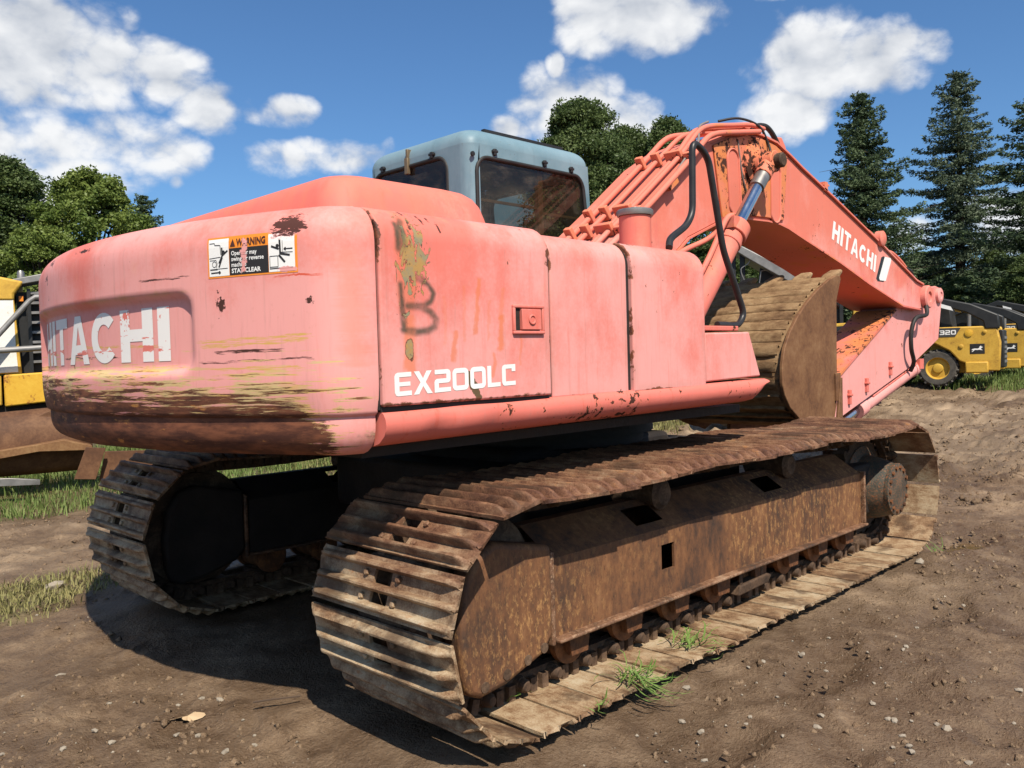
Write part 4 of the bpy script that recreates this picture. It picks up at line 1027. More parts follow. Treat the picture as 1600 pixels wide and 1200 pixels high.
# ---------- undercarriage
RC, ZC, XR, XF = .352, .434, -1.748, 1.81       # chain radius, centre height, rear and front axle
mb = MB(); mb.box((-1.0,-.80,.50),(1.0,.80,.80)); mb.prism([(-.95,.45),(.95,.45),(.7,.86),(-.7,.86)], -.45, .45); mb.build('car_body', M_DARK, EXC, bevel=.03)
mb = MB(); mb.lathe([(.62,.84),(.62,.90),(.68,.90),(.68,.99),(.60,.99),(.60,1.03)], (0,0,0), 'z', 48); mb.build('slewing_ring', M_DARK, EXC)
def chain_path():
    """closed list of points (x,z) traversed bottom->front->top->rear, evenly resampled later"""
    pts = []
    for k in range(60): pts.append((XR+(XF-XR)*k/60, ZC-RC))
    for k in range(40): a = -math.pi/2+math.pi*k/40; pts.append((XF+RC*math.cos(a), ZC+RC*math.sin(a)))
    for k in range(60):
        t = k/60; x = XF+(XR-XF)*t
        sag = 0
        for a, b, dpt in ((1.81,.62,.026),(.62,-.62,.014),(-.62,-1.748,.018)):
            if b <= x <= a + 1e-9: sag = dpt*math.sin(math.pi*(x-b)/(a-b))
        pts.append((x, ZC+RC-sag+.012*math.sin(math.pi*t)))
    for k in range(40): a = math.pi/2+math.pi*k/40; pts.append((XR+RC*math.cos(a), ZC+RC*math.sin(a)))
    return pts
CP = chain_path()
CL = [0]
for i in range(len(CP)): CL.append(CL[-1]+math.dist(CP[i], CP[(i+1) % len(CP)]))
NSH = 50; PITCH_T = CL[-1]/NSH
def chain_at(d):
    d %= CL[-1]
    for i in range(len(CP)):
        if d <= CL[i+1]:
            k = (d-CL[i])/(CL[i+1]-CL[i]); a, b = CP[i], CP[(i+1) % len(CP)]; return Vector((a[0]*(1-k)+b[0]*k, 0, a[1]*(1-k)+b[1]*k))
def shoe_mesh(seed, wear=0.0, lip=.012):
    """triple-grouser shoe; local x along the chain, y along its width, z outwards"""
    r = random.Random(seed); W = .398; h = PITCH_T/2
    # top profile (x, z): overlap lip, three ribs
    def rib(c, w, hh): return [(c-w, .012), (c-w*.55, .012+hh*.85), (c-w*.25, .012+hh), (c+w*.25, .012+hh), (c+w*.55, .012+hh*.85), (c+w, .012)]
    prof = [(-h-lip, .010)] + rib(-h+.016, .015, .030) + rib(0, .015, .034) + rib(h-.026, .015, .032) + [(h-.001 if lip > 0 else h-.008, .012)]
    prof = sorted(prof, key=lambda p: p[0])
    ys = [-W, -W+.012, -W+.032, -W+.055, -.30, -.2, -.145, -.130, -.070, -.050, .050, .070, .130, .145, .2, .30, W-.055, W-.032, W-.012, W]
    n = len(prof); V = []; F = []
    for j, y in enumerate(ys):
        e = max(0, min(1, (W-abs(y))/.05)); e = e*e*(3-2*e)
        for x, z in prof:
            zz = .012+(z-.012)*(e*.88+.12)+ (r.uniform(-.0012,.0012) if 0 < j < len(ys)-1 else 0)
            xx = x + (r.uniform(-.006,.006)*wear if j in (0, len(ys)-1) else 0)
            yy = y + (r.uniform(-.010,.010)*wear if j in (0, len(ys)-1) else 0)
            V.append((xx, yy, zz))
    nt = len(V)
    for j, y in enumerate(ys):
        for x, z in prof: V.append((x, V[j*n][1]*0+y, 0.0))
    # holes: between ribs, near the centre
    def hole(i, j):
        xm = (prof[i][0]+prof[i+1][0])/2; ym = (ys[j]+ys[j+1])/2
        gap = prof[i+1][0]-prof[i][0] > .025
        return gap and abs(ym) < .049
    def notch(i, j):
        xm = (prof[i][0]+prof[i+1][0])/2; ym = (ys[j]+ys[j+1])/2
        return False
    H = [[hole(i, j) for i in range(n-1)] for j in range(len(ys)-1)]
    for j in range(len(ys)-1):
        for i in range(n-1):
            a = j*n+i
            if not H[j][i]:
                F.append((a, a+1, a+1+n, a+n)); F.append((nt+a, nt+a+n, nt+a+n+1, nt+a+1))
            else:
                for (p, q_, nb) in ((a, a+1, (j-1, i)), (a+n, a+n+1, (j+1, i)), (a, a+n, (j, i-1)), (a+1, a+n+1, (j, i+1))):
                    if not (0 <= nb[0] < len(H) and 0 <= nb[1] < n-1) or not H[nb[0]][nb[1]]: F.append((p, q_, nt+q_, nt+p))
    for i in range(n-1): F.append((i, nt+i, nt+i+1, i+1)); a = (len(ys)-1)*n+i; F.append((a, a+1, nt+a+1, nt+a))
    for j in range(len(ys)-1): F.append((j*n, (j+1)*n, nt+(j+1)*n, nt+j*n)); a = j*n+n-1; F.append((a, nt+a, nt+a+n, a+n))
    mb = MB(); mb.add(V, F)
    for bx in (-.045, .038):
        for by in (-.092, .092): mb.lathe([(.013,.010),(.013,.021),(.009,.025),(0,.025)], (bx, by, 0), 'z', 6)
    me = mb.mesh('track_shoe', 40); me.materials.append(M_SHOE); return me
SHOES = [shoe_mesh(k, w) for k, w in enumerate((.3, 1.0, .7))]
GSHOES = [shoe_mesh(k+5, w, -.004) for k, w in enumerate((.8, 1.4, 1.2))]
def link_mesh():
    mb = MB(); h = PITCH_T/2
    for s in (-1, 1):
        o = .075*s
        mb.prism([(-h+.0,-.035),(h,-.035),(h+.02,.0),(h-.0,.036),(h*.4,.045),(-h*.4,.045),(-h,.036),(-h-.02,0)], o-.02, o+.02)
    mb.lathe([(.030,-.118),(.034,-.10),(.034,.10),(.030,.118)], (-h, 0, 0), 'y', 12)
    for s in (-1, 1):
        mb.lathe([(.026,.10),(.028,.135),(.018,.150),(0,.150)], (-h, 0, 0), 'y', 8, s); mb.box((-.045,s*.10-.02,-.012),(-.01,s*.10+.02,.045)); mb.box((.02,s*.10-.02,-.012),(.055,s*.10+.02,.045))
    me = mb.mesh('track_link', 40); me.materials.append(M_LINK); return me
LINK = link_mesh()
def roller_mesh():
    mb = MB(); mb.lathe([(.03,-.175),(.05,-.17),(.052,-.14),(.098,-.135),(.098,-.108),(.080,-.100),(.080,.100),(.098,.108),(.098,.135),(.052,.14),(.05,.17),(.03,.175)], (0,0,0), 'y', 24)
    for s in (-1, 1): mb.prism([(-.062,.02),(-.05,-.045),(.05,-.045),(.062,.02),(.062,.11),(-.062,.11)], s*.172-.014, s*.172+.014)
    me = mb.mesh('track_roller', 40); me.materials.append(M_ROLL); return me
ROLL = roller_mesh()
def undercarriage(s):
    cy = 1.195*s; Y = lambda d: cy+s*d               # d>0 is outwards
    def pr(mb, poly, a, b): mb.prism(poly, min(Y(a), Y(b)), max(Y(a), Y(b)))
    # beam: side faces with a window, sloping roof
    mb = MB()
    x0, x1 = -1.47, 1.42
    for sd in (1, -1):
        o = .195*sd
        wx0, wx1, wz0, wz1 = -.735, -.635, .375, .49
        for a, b, c, d in ((x0, wx0, .255, .565), (wx1, x1, .255, .565), (wx0, wx1, .255, wz0), (wx0, wx1, wz1, .565)):
            mb.box((a, min(Y(o-.012*sd), Y(o)), b and c), (b, max(Y(o-.012*sd), Y(o)), d))
        vs = [(x0, Y(o), .565), (x1, Y(o), .565), (x1, Y(.03*sd), .675), (x0, Y(.03*sd), .675)]
        # roof slope with two openings on the outer side
        cuts = [x0, -.86, -.66, .28, .48, x1]
        for k in range(5):
            a, b = cuts[k], cuts[k+1]
            t0, t1 = .25, .80
            f = lambda x, t: (x, Y(o+(.03*sd-o)*t), .565+.11*t)
            for u, v in (((0, t0), (t1, 1)) if k in (1, 3) else ((0, 1),)):
                mb.add([f(a, u), f(b, u), f(b, v), f(a, v)], [(0,1,2,3)])
    mb.box((x0, min(Y(-.03), Y(.03)), .667), (x1, max(Y(-.03), Y(.03)), .676))
    FM = M_FRAME if s < 0 else M_DARK  # left frame and cover painted dark to deepen the shade there
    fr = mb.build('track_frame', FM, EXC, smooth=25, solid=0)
    mb = MB(); pr(mb, [(x0,.24),(x1+.015,.24),(x1+.015,.256),(x0,.256)], -.23, .238); pr(mb, [(x1-.001,.256),(x1+.02,.256),(x1+.02,.58),(x1-.001,.58)], -.2, .222); pr(mb, [(x0-.03,.235),(x0-.008,.235),(x0-.008,.60),(x0-.03,.60)], -.2, .222); mb.build('frame_flange', M_FRAMET, fr, bevel=.006)
    # idler yoke cover at the rear
    mb = MB(); yk = [(x+.045, z) for x, z in ((-1.545,.285),(-1.60,.225),(-1.80,.165),(-1.93,.150),(-1.985,.175),(-2.01,.25),(-2.02,.40),(-1.995,.56),(-1.93,.655),(-1.84,.69),(-1.545,.63))]
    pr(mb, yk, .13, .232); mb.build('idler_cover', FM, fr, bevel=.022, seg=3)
    for x, z in ((-1.87,.19),(-1.76,.205),(-1.65,.228),(-1.56,.25)):
        mb = MB(); mb.lathe([(.020,.0),(.020,.003),(.012,.0035),(.0,.001)], (x, Y(.232), z), 'y', 14, s); mb.build('cover_bolt', M_LINK, fr)
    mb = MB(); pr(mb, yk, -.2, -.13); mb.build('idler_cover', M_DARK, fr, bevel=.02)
    mb = MB(); mb.lathe([(.10,-.12),(.12,-.10),(.26,-.085),(.315,-.085),(.315,-.05),(.345,-.045),(.345,.045),(.315,.05),(.315,.085),(.26,.085),(.12,.10),(.10,.12)], (XR, cy, ZC), 'y', 40); mb.build('idler_wheel', M_LINK, fr)
    # drive sprocket and final drive
    mb = MB(); poly = []
    for k in range(21):
        for da, rr in ((-.045,.315),(-.02,.355),(.02,.355),(.045,.315)):
            a = 2*math.pi*k/21+da*2; poly.append((XF+rr*math.cos(a), ZC+rr*math.sin(a)))
    mb.prism(poly, cy-.04, cy+.04); mb.build('sprocket', M_LINK, fr)
    mb = MB(); mb.lathe([(.27,-.05),(.27,.05),(.215,.07),(.195,.17),(.168,.245),(.166,.255)], (XF, cy, ZC-.01), 'y', 40, s); HUB = mb.build('final_drive', M_HUB, fr)
    mb = MB(); mb.lathe([(.170,.255),(.170,.276),(.158,.280),(.0,.280)], (XF, cy, ZC-.01), 'y', 40, s); mb.build('hub_cover', M_HUB, HUB) if False else mb.build('hub_cover', M_HUB, fr)
    for k in range(14):
        a = 2*math.pi*k/14; mb2 = MB(); mb2.lathe([(.014,.272),(.014,.290),(.0,.292)], (XF+.143*math.cos(a), cy, ZC-.01+.143*math.sin(a)), 'y', 6, s); mb2.build('hub_bolt', M_ROLL, fr)
    # motor box behind the sprocket
    mb = MB(); mb.box((1.42, min(Y(-.16), Y(.15)), .27), (1.75, max(Y(-.16), Y(.15)), .60)); mb.build('drive_bracket', M_DARK, fr, bevel=.02)
    # rollers
    for k in range(8):
        o = link('track_roller', ROLL, fr); o.location = (-1.30+k*.367, cy, .196)
    for x in (-.62, .62):
        mb = MB(); mb.lathe([(.05,-.14),(.075,-.12),(.065,-.09),(.065,.09),(.075,.12),(.05,.14)], (x, cy, .70), 'y', 20); mb.build('carrier_roller', M_LINK, fr)
    # guide guard
    mb = MB(); pr(mb, [(-.08,.115),(.22,.125),(.26,.16),(.22,.175),(-.06,.165)], .13, .20); mb.box((-.05, min(Y(.175),Y(.19)), .15), (-.02, max(Y(.175),Y(.19)), .245)); mb.box((.16, min(Y(.175),Y(.19)), .15), (.19, max(Y(.175),Y(.19)), .245)); mb.build('track_guard', M_LINK, fr, bevel=.008)
    # chain: links and shoes, one by one
    rr = random.Random(9)
    d0 = .085
    for k in range(NSH):
        d = d0+k*PITCH_T
        p = chain_at(d); t = (chain_at(d+PITCH_T*.5)-chain_at(d-PITCH_T*.5)).normalized()
        w = Vector((0,-1,0)); nrm = t.cross(w)
        Mx = Matrix((t, w, nrm)).transposed().to_4x4()
        lk = link('track_link', LINK, fr); M1 = Mx.copy(); M1.translation = p+Vector((0, cy, 0)); lk.matrix_local = M1
        ap = nrm*(.046)
        sh = link('track_shoe', (GSHOES if p.z < .12 else SHOES)[rr.randrange(3)], fr); M2 = (Mx @ Matrix.Rotation(rr.uniform(-.012,.012), 4, 'X') @ Matrix.Rotation(rr.uniform(-.010,.010)-.012, 4, 'Y')); M2.translation = p+ap+Vector((rr.uniform(-.002,.002), cy+rr.uniform(-.006,.006), 0)); sh.matrix_local = M2
for s in (-1, 1): undercarriage(s)
# ================================================================== ground
def terrain(x, y):
    """broad shape of the yard"""
    soft = lambda t: np.log1p(np.exp(np.clip(t*1.2, -30, 30)))/1.2
    rise = .031*np.minimum(soft(x-6.0), 45) + .020*np.minimum(soft(y-12.0), 40)*sstep(-x, -14, 2)
    return rise
def under_machine(x, y):
    return sstep(2.35-np.abs(x), 0, .35)*sstep(1.75-np.abs(y), 0, .30)
def ground_h(x, y):
    h = terrain(x, y)
    lumps = (fbm(x*.55, y*.55, 4, 3)-.5)*.16 + (fbm(x*2.3, y*2.3, 4, 8)-.5)*.070
    far = sstep(x, 3.5, 6)
    clods = far*(np.maximum(fbm(x*2.6, y*2.6, 4, 71, .62)-.46, 0)*.34) + np.maximum(fbm(x*6.0, y*6.0, 4, 21, .6)-.48, 0)*.09 + (fbm(x*16, y*16, 3, 31, .65)-.5)*.024
    h = h + lumps*(1-.85*under_machine(x, y)) + clods*(1-.7*under_machine(x, y))
    # churned ruts on the far right, wheel lanes running past the machine
    rut = np.sin((y-.22*x)*2.1+fbm(x*.3, y*.3, 3, 5)*3)
    h = h + .045*rut*sstep(x, 3.5, 7)*sstep(24-x, 0, 6)*sstep(6-y, 0, 4)
    h = h + .20*np.maximum(fbm(x*1.6, y*1.6, 4, 77)-.55, 0)*sstep(x, 5, 9)
    for off in (-2.75, -3.75, 4.1):
        lane = y-(off+.10*x+.12*np.sin(x*.45+off)); w_ = sstep(1-np.abs(lane)/.26, 0, .35)
        h = h - w_*(.022+.020*(np.sin(x*33+lane*4) > .1))*sstep(fbm(x*.7, y*.7, 3, 12), .32, .55)
    h = h - .045 + .02*under_machine(x, y)
    # camera stands in front: keep it low there
    return h
def puddle_mask(x, y):
    m = np.zeros_like(x)
    for cx, cy, rx, ry in ((2.45,-1.35,.30,.20), (-.35,-1.95,.38,.16), (.75,-2.1,.35,.14), (-1.2,-2.0,.30,.14), (4.4,-1.1,.5,.2)):
        m = np.maximum(m, 1-np.sqrt(((x-cx)/rx)**2+((y-cy)/ry)**2))
    return m
def grass_mask(x, y):
    n = fbm(x*.8, y*.8, 4, 44); n2 = fbm(x*3, y*3, 3, 45)
    m = np.zeros_like(x)
    # left bank behind the tail
    m = np.maximum(m, sstep(y-(5.0+ (x+1.5)*.1), -.4, 1.2)*sstep(5.5-x, 0, 3))
    # tuft by the left track
    m = np.maximum(m, .75*sstep(1-np.hypot((x+2.45)/.55, (y-2.15)/.75), 0, .5))
    m = np.maximum(m, .5*sstep(1-np.hypot((x+2.0)/.5, (y-2.3)/.7), 0, .5))
    # meadow beyond the machine, seen under it
    m = np.maximum(m, sstep(y-(2.3+.22*x), 0, 1.0)*sstep(x, 2.0, 4.0))
    # verge under the skid steers
    m = np.maximum(m, sstep(x-(16.2+.25*(y-2)), 0, 1.8))
    return np.clip(m*(.55+.9*(n-.3))+ (n2-.5)*.5*(m > .05)*m, 0, 1)
def axis(lo, hi, c0, c1, fine):
    pts = list(np.arange(c0, c1+1e-6, fine)); d = fine; x = c1
    while x < hi: d *= 1.04; x += d; pts.append(x)
    d = fine; x = c0; left = []
    while x > lo: d *= 1.06; x -= d; left.append(x)
    return np.array(left[::-1]+pts)
PUD = [(2.50,-1.66,.26,.13,-.075)]
def make_ground():
    gx = axis(-60, 420, -4.3, 6.0, .024); gy = axis(-60, 420, -3.3, 4.5, .026)
    XX, YY = np.meshgrid(gx, gy, indexing='ij')
    H = ground_h(XX, YY)
    p = puddle_mask(XX, YY)+ (fbm(XX*4, YY*4, 3, 61)-.5)*.5
    base = terrain(XX, YY)
    wet = sstep(p, -.25, .12)
    H = H - .035*sstep(p, 0, .5)*(1-under_machine(XX, YY))
    for cx, cy, rx, ry, lv in PUD:
        e = np.hypot((XX-cx)/rx, (YY-cy)/ry)+(fbm(XX*9, YY*9, 3, 15)-.5)*.5; k_ = sstep(1.9-e, 0, .7); H = H*(1-k_)+(lv-.022+.03*np.clip(e, 0, 1.2)**3)*k_
    n, m = H.shape
    V = np.stack([XX, YY, H], -1).reshape(-1, 3)
    idx = np.arange(n*m).reshape(n, m)
    F = np.stack([idx[:-1,:-1], idx[1:,:-1], idx[1:,1:], idx[:-1,1:]], -1).reshape(-1, 4)
    me = bpy.data.meshes.new('ground'); me.vertices.add(len(V)); me.vertices.foreach_set('co', V.ravel())
    me.loops.add(F.size); me.loops.foreach_set('vertex_index', F.ravel().astype(np.int32))
    me.polygons.add(len(F)); me.polygons.foreach_set('loop_start', np.arange(0, F.size, 4, dtype=np.int32))
    me.update(calc_edges=True); me.validate(); me.shade_smooth()
    def at(name, arr):
        a = me.attributes.new(name, 'FLOAT', 'POINT'); a.data.foreach_set('value', arr.ravel().astype(np.float32))
    at('grass', grass_mask(XX, YY)); at('wet', wet)
    # pale dry clay: left foreground behind the track and the churned yard to the right
    nz = fbm(XX*.9, YY*.9, 4, 91)
    dry = np.maximum(sstep(YY-(2.2), 0, 1.2)*sstep(7-YY, 0, 2)*sstep(2-XX, 0, 2.5), sstep(XX-2.8, 0, 2.5))*sstep(nz, .30, .62)
    dry = np.maximum(dry, .35*sstep(nz, .55, .75))
    at('dry', dry)
    def fn(q):
        c = q.coord(); g = q.attr('grass'); w = q.attr('wet'); d = q.attr('dry')
        a = q.noise(c, 1.3, 5, .6); b = q.noise(c, 9, 6, .68, .2); f = q.noise(c, 60, 4, .65); f2 = q.noise(c, 190, 2, .6)
        col = q.ramp(a*.35+b*.65, [(.34, (.092, .056, .031)), (.45, (.182, .117, .069)), (.55, (.255, .172, .106)), (.68, (.34, .24, .150))])
        col = q.mix((d*1.0*(b*.8+.55)).clamp(), col, q.mix(f, (.34, .235, .145), (.52, .38, .245)))
        col = q.mix(f.step(.56, .68)*.45, col, (.36, .255, .160))
        col = q.mix(f2.step(.62, .70)*.5, col, (.40, .33, .25))
        col = q.mix(f.step(.44, .32)*.55, col, (.045, .027, .017))
        gc = q.mix(b, (.060, .085, .022), (.20, .17, .070))
        col = q.mix(g.step(.15, .75)*.85, col, gc)
        dampn = q.noise(c, .55, 5, .62, .4).step(.54, .66)*.50
        col = q.mix(dampn*(1.0 - d*.6), col, (.110, .068, .038))
        col = q.mix(w*.60, col, (.065, .036, .018))
        rg = (0.92 - w*.45 - dampn*.25 + (b-.5)*.3).clamp()
        return {'Base Color': col, 'Roughness': rg, 'bump': (b*.45+f*.45+f2*.15, 1.0, .035), 'Specular IOR Level': .28}
    me.materials.append(material('muddy_yard_soil', fn))
    o = link('ground', me); tag(o, kind='structure'); return o
make_ground()
# standing water in the hollows
def _water(q):
    c = q.coord(); n = q.noise(c, 3, 3, .5)
    return {'Base Color': q.mix(n, (.11, .068, .030), (.16, .10, .045)), 'Roughness': .07, 'Specular IOR Level': .5, 'bump': (q.noise(c, 14, 2, .5), .04, .01)}
M_WATER = material('muddy_water', _water)
for cx, cy, rx, ry, lv in PUD:
    n = 40; mb = MB()
    mb.add([(cx+rx*1.15*math.cos(2*math.pi*k/n), cy+ry*1.15*math.sin(2*math.pi*k/n), lv) for k in range(n)], [tuple(range(n))]); o = mb.build('puddle', M_WATER, smooth=0); tag(o, kind='structure')

def np_mesh(name, V, F, mat, smooth=False):
    me = bpy.data.meshes.new(name); V = np.asarray(V, np.float32); F = np.asarray(F, np.int32); k = F.shape[1]
    me.vertices.add(len(V)); me.vertices.foreach_set('co', V.ravel()); me.loops.add(F.size); me.loops.foreach_set('vertex_index', F.ravel())
    me.polygons.add(len(F)); me.polygons.foreach_set('loop_start', np.arange(0, F.size, k, dtype=np.int32)); me.update(calc_edges=True)
    if smooth: me.shade_smooth()
    me.materials.append(mat); return me

# ================================================================== grass, stones, litter
def m_leaf(name, dark, light, trans=.25, scale=1.2, rough=.6):
    def fn(q):
        nt = q.nt; c = q.coord(); n = q.noise(c, scale, 4, .6); f = q.noise(c, scale*9, 3, .6)
        col = q.mix((n*.6+f*.4).step(.32, .68), dark, light)
        b = nt.nodes.new('ShaderNodeBsdfPrincipled'); nt.links.new(col.s, b.inputs['Base Color']); b.inputs['Roughness'].default_value = rough; b.inputs['Specular IOR Level'].default_value = .25
        t = nt.nodes.new('ShaderNodeBsdfTranslucent'); nt.links.new(col.s, t.inputs[0])
        m = nt.nodes.new('ShaderNodeMixShader'); m.inputs[0].default_value = trans; nt.links.new(b.outputs[0], m.inputs[1]); nt.links.new(t.outputs[0], m.inputs[2])
        return {'shader': m.outputs[0]}
    return material(name, fn)
M_GRASS = m_leaf('meadow_grass', (.085, .15, .028), (.23, .27, .085), .3, 2.0)
M_DRYG = m_leaf('yellowed_grass', (.17, .17, .055), (.36, .31, .13), .3, 2.0)
NR = np.random.default_rng(7)
def blades(name, P, hgt, mat, lean=.5, wid=.006):
    n = len(P); an = NR.uniform(0, 2*np.pi, n); h = hgt*NR.uniform(.3, 1.3, n)*(.35+1.4*np.clip(fbm(P[:,0]*2.2, P[:,1]*2.2, 3, 9)-.15, 0, 1)); ln = NR.uniform(.1, 1, n)*lean*h
    d = np.stack([np.cos(an), np.sin(an), np.zeros(n)], -1); w = np.stack([-np.sin(an), np.cos(an), np.zeros(n)], -1)*(wid*NR.uniform(.6, 1.4, n))[:, None]
    up = np.array([0, 0, 1.0])
    b0 = P-w; b1 = P+w; m0 = P+d*(ln*.3)[:, None]+up*(h*.55)[:, None]-w*.8; m1 = m0+w*1.6; t = P+d*ln[:, None]+up*(h*NR.uniform(.8, 1, n))[:, None]
    V = np.stack([b0, b1, m1, m0, t], 1).reshape(-1, 3); i = np.arange(n)[:, None]*5
    F = np.concatenate([i+np.array([[0,1,2]]), i+np.array([[0,2,3]]), i+np.array([[3,2,4]])])
    me = np_mesh(name, V, F, mat); return link(name, me)
def scatter(n, x0, x1, y0, y1, thr=.25):
    x = NR.uniform(x0, x1, n); y = NR.uniform(y0, y1, n); g = grass_mask(x, y); k = g > thr+NR.uniform(0, .5, n)
    x, y = x[k], y[k]; return np.stack([x, y, ground_h(x, y)-.005], -1)
P = np.concatenate([scatter(42000, -4.5, 5.5, 4.3, 13, .20)])
tag(blades('grass', P, .17, M_GRASS, 1.0, .0055), 'rough green grass on the bank behind the counterweight', 'grass', kind='stuff')
P = scatter(15000, -3.3, -1.3, 1.4, 3.1, .22)
tag(blades('grass', P, .065, M_DRYG, 1.3, .0035), 'low yellowish grass tuft beside the far rusty track', 'grass', kind='stuff')
P = np.concatenate([scatter(90000, 2.0, 16, 3.0, 14, .12)])
tag(blades('grass', P, .15, M_DRYG, .8, .008), 'pale meadow grass seen beneath the excavator', 'grass', kind='stuff')
P = scatter(90000, 15.5, 34, -6, 14, .16)
tag(blades('grass', P, .24, M_GRASS, .7, .010), 'green verge of grass under the parked skid steers', 'grass', kind='stuff')

M_STONE = m_plain('pale_gravel', (.28, .235, .18), .85, var=.45, scale=25)
def stone_mesh(seed):
    r = np.random.default_rng(seed); bm = bmesh.new(); bmesh.ops.create_icosphere(bm, subdivisions=1, radius=1)
    for v in bm.verts:
        v.co *= r.uniform(.70, 1.15); v.co.z *= .62; v.co.x *= 1.2
    me = bpy.data.meshes.new('stone'); bm.to_mesh(me); bm.free(); me.materials.append(M_STONE); return me
STONES = [stone_mesh(k) for k in range(6)]
def gpix(px, py, z=0.0):
    d = _f + _r*((px-800)/FOC) + _u*((600-py)/FOC); t = (z-CAM_POS.z)/d.z; return CAM_POS+d*t
def place_stone(x, y, s):
    o = link('stone', STONES[NR.integers(6)]); o.location = (x, y, float(ground_h(np.array([x]), np.array([y]))[0])+s*.25)
    o.scale = (s, s, s); o.rotation_euler = (NR.uniform(-.3,.3), NR.uniform(-.3,.3), NR.uniform(0, 6.3)); return o
big = [((1277,1121), .020, 'largest pale rounded stone on the mud right of the track'), ((1478,1129), .021, 'angular grey stone near the lower right corner of the yard'), ((1437,887), .030, 'pale flat stone beyond the front corner of the track'),
       ((86,846+70), .055, 'broad brown stone lying in the mud left of the tracks'), ((94,1055), .022, 'dark stone on bare ground at lower left'), ((345,1090), .018, 'dark pebble by the shadow edge below the tail'),
       ((448,1188), .022, 'reddish brick fragment at the bottom of the photo'), ((1072,1068), .017, 'pale stone right beside the muddy track shoes')]
for (px, py), s, lb in big:
    g = gpix(px, py, -.03); o = place_stone(g.x, g.y, s); tag(o, lb, 'stone')
mb_red = m_plain('red_brick_bit', (.36, .09, .05), .85); 
for o in list(bpy.data.objects):
    if o.get('label', '').startswith('reddish brick'): o.data = o.data.copy(); o.data.materials[0] = mb_red
for k in range(70):
    g = gpix(NR.uniform(880, 1600), NR.uniform(900, 1190), -.03) if k < 42 else gpix(NR.uniform(0, 470), NR.uniform(960, 1195), -.03)
    if abs(g.y) < 1.65 and abs(g.x) < 2.3: continue
    tag(place_stone(g.x, g.y, NR.uniform(.007, .016)), 'small pale pebble scattered on the muddy yard', 'pebble', 'loose pebbles on the mud')
# gravel and clods nobody could count
def crumbs(name, n, mat, smin, smax, label, cat, seed, region=(-4.2, 9, -4.5, 7), fall=5):
    r = np.random.default_rng(seed); tet = np.array([(1,0,-.35),(-.5,.87,-.35),(-.5,-.87,-.35),(.1,.1,.7),(.3,-.3,.45)])
    x = r.uniform(region[0], region[1], n*4); y = r.uniform(region[2], region[3], n*4)
    dist = np.hypot(x-CAM_POS.x, y-CAM_POS.y); cl = fbm(x*1.1, y*1.1, 3, seed)
    k = (r.uniform(0, 1, n*4) < np.clip(cl*1.6-.35, 0, 1)*np.clip(fall/(dist+1), 0, 1)) & (under_machine(x, y) < .2) & (dist > 1.3)
    x, y = x[k][:n], y[k][:n]; m = len(x); s = smin*(smax/smin)**(r.uniform(0, 1, m)**2.2)
    a = r.uniform(0, 6.28, m); ca, sa = np.cos(a)*s, np.sin(a)*s
    T = tet[None]*r.uniform(.6, 1.3, (m, 5, 3))
    V = np.stack([x[:, None]+T[..., 0]*ca[:, None]-T[..., 1]*sa[:, None], y[:, None]+T[..., 0]*sa[:, None]+T[..., 1]*ca[:, None], ground_h(x, y)[:, None]+T[..., 2]*s[:, None]*.8], -1).reshape(-1, 3)
    i = np.arange(m)[:, None]*5
    F = np.concatenate([i+np.array([f]) for f in ((0,1,3),(1,2,3),(2,4,3),(0,4,2),(0,3,4),(0,2,1))])
    tag(link(name, np_mesh(name, V, F, mat)), label, cat, kind='stuff')
crumbs('gravel', 9000, M_STONE, .0020, .011, 'fine pale gravel sprinkled over the muddy yard', 'gravel', 5)
crumbs('soil_clods', 26000, MATS['muddy_yard_soil'], .004, .030, 'dark crumbled clods of mud on the yard surface', 'soil', 6)

crumbs('soil_clods', 7000, MATS['muddy_yard_soil'], .012, .075, 'larger churned clods across the far right of the yard', 'soil', 16, (4.5, 17.5, -5, 6), 14)

# torn weeds lying on the shoes
M_WEED = m_leaf('fresh_weed', (.10, .19, .035), (.26, .36, .10), .3, 6)
def weed(cx, cy, n, spread, ln, label, z0=.055, ang=None):
    r = np.random.default_rng(int(abs(cx*1000))+n); mb = MB()
    for k in range(n):
        a = r.uniform(0, 6.28) if ang is None else ang+r.normal(0, .75); L = ln*r.uniform(.4, 1.2); x, y = cx+r.normal(0, spread), cy+r.normal(0, spread)
        up = r.uniform(.0, .7); pts = []
        for j in range(5):
            t = j/4; gz = 0.0
            px_, py_ = x+math.cos(a+.6*t)*L*t*.9, y+math.sin(a+.6*t)*L*t*.9
            zz = z0+r.uniform(0, .006)+L*up*math.sin(t*2.4)*.55
            if py_ < -1.60: zz = min(zz, max(-.01, z0-(-1.60-py_)*.55))+L*up*.1
            pts.append(Vector((px_, py_, zz)))
        w = r.uniform(.0022, .0052); d = Vector((-math.sin(a), math.cos(a), 0))
        vs = []; 
        for j, p in enumerate(pts):
            ww = w*(1-.8*abs(j/4-.35)/.65); tw = d*ww+Vector((0,0,ww*.5*r.uniform(-1,1))); vs += [p-tw, p+tw]
        mb.add(vs, [(2*j, 2*j+1, 2*j+3, 2*j+2) for j in range(4)])
    o = mb.build('weed_clump', M_WEED, smooth=0, fix=False); tag(o, label, 'weeds', 'torn green weeds lying on the track')
def onshoe(px, py): g = gpix(px, py, .05); return g.x, g.y
x, y = onshoe(812, 1084); weed(x, y, 14, .02, .13, 'thin upright grass sprig stuck beside the rearmost ground shoes', ang=1.0)
x, y = onshoe(990, 1062); weed(x, y, 60, .045, .19, 'largest clump of torn green weeds draped over the track edge', ang=-.9)
x, y = onshoe(1075, 1008); weed(x, y, 46, .05, .15, 'wispy clump of green weeds higher up the ground shoes', ang=-.6)
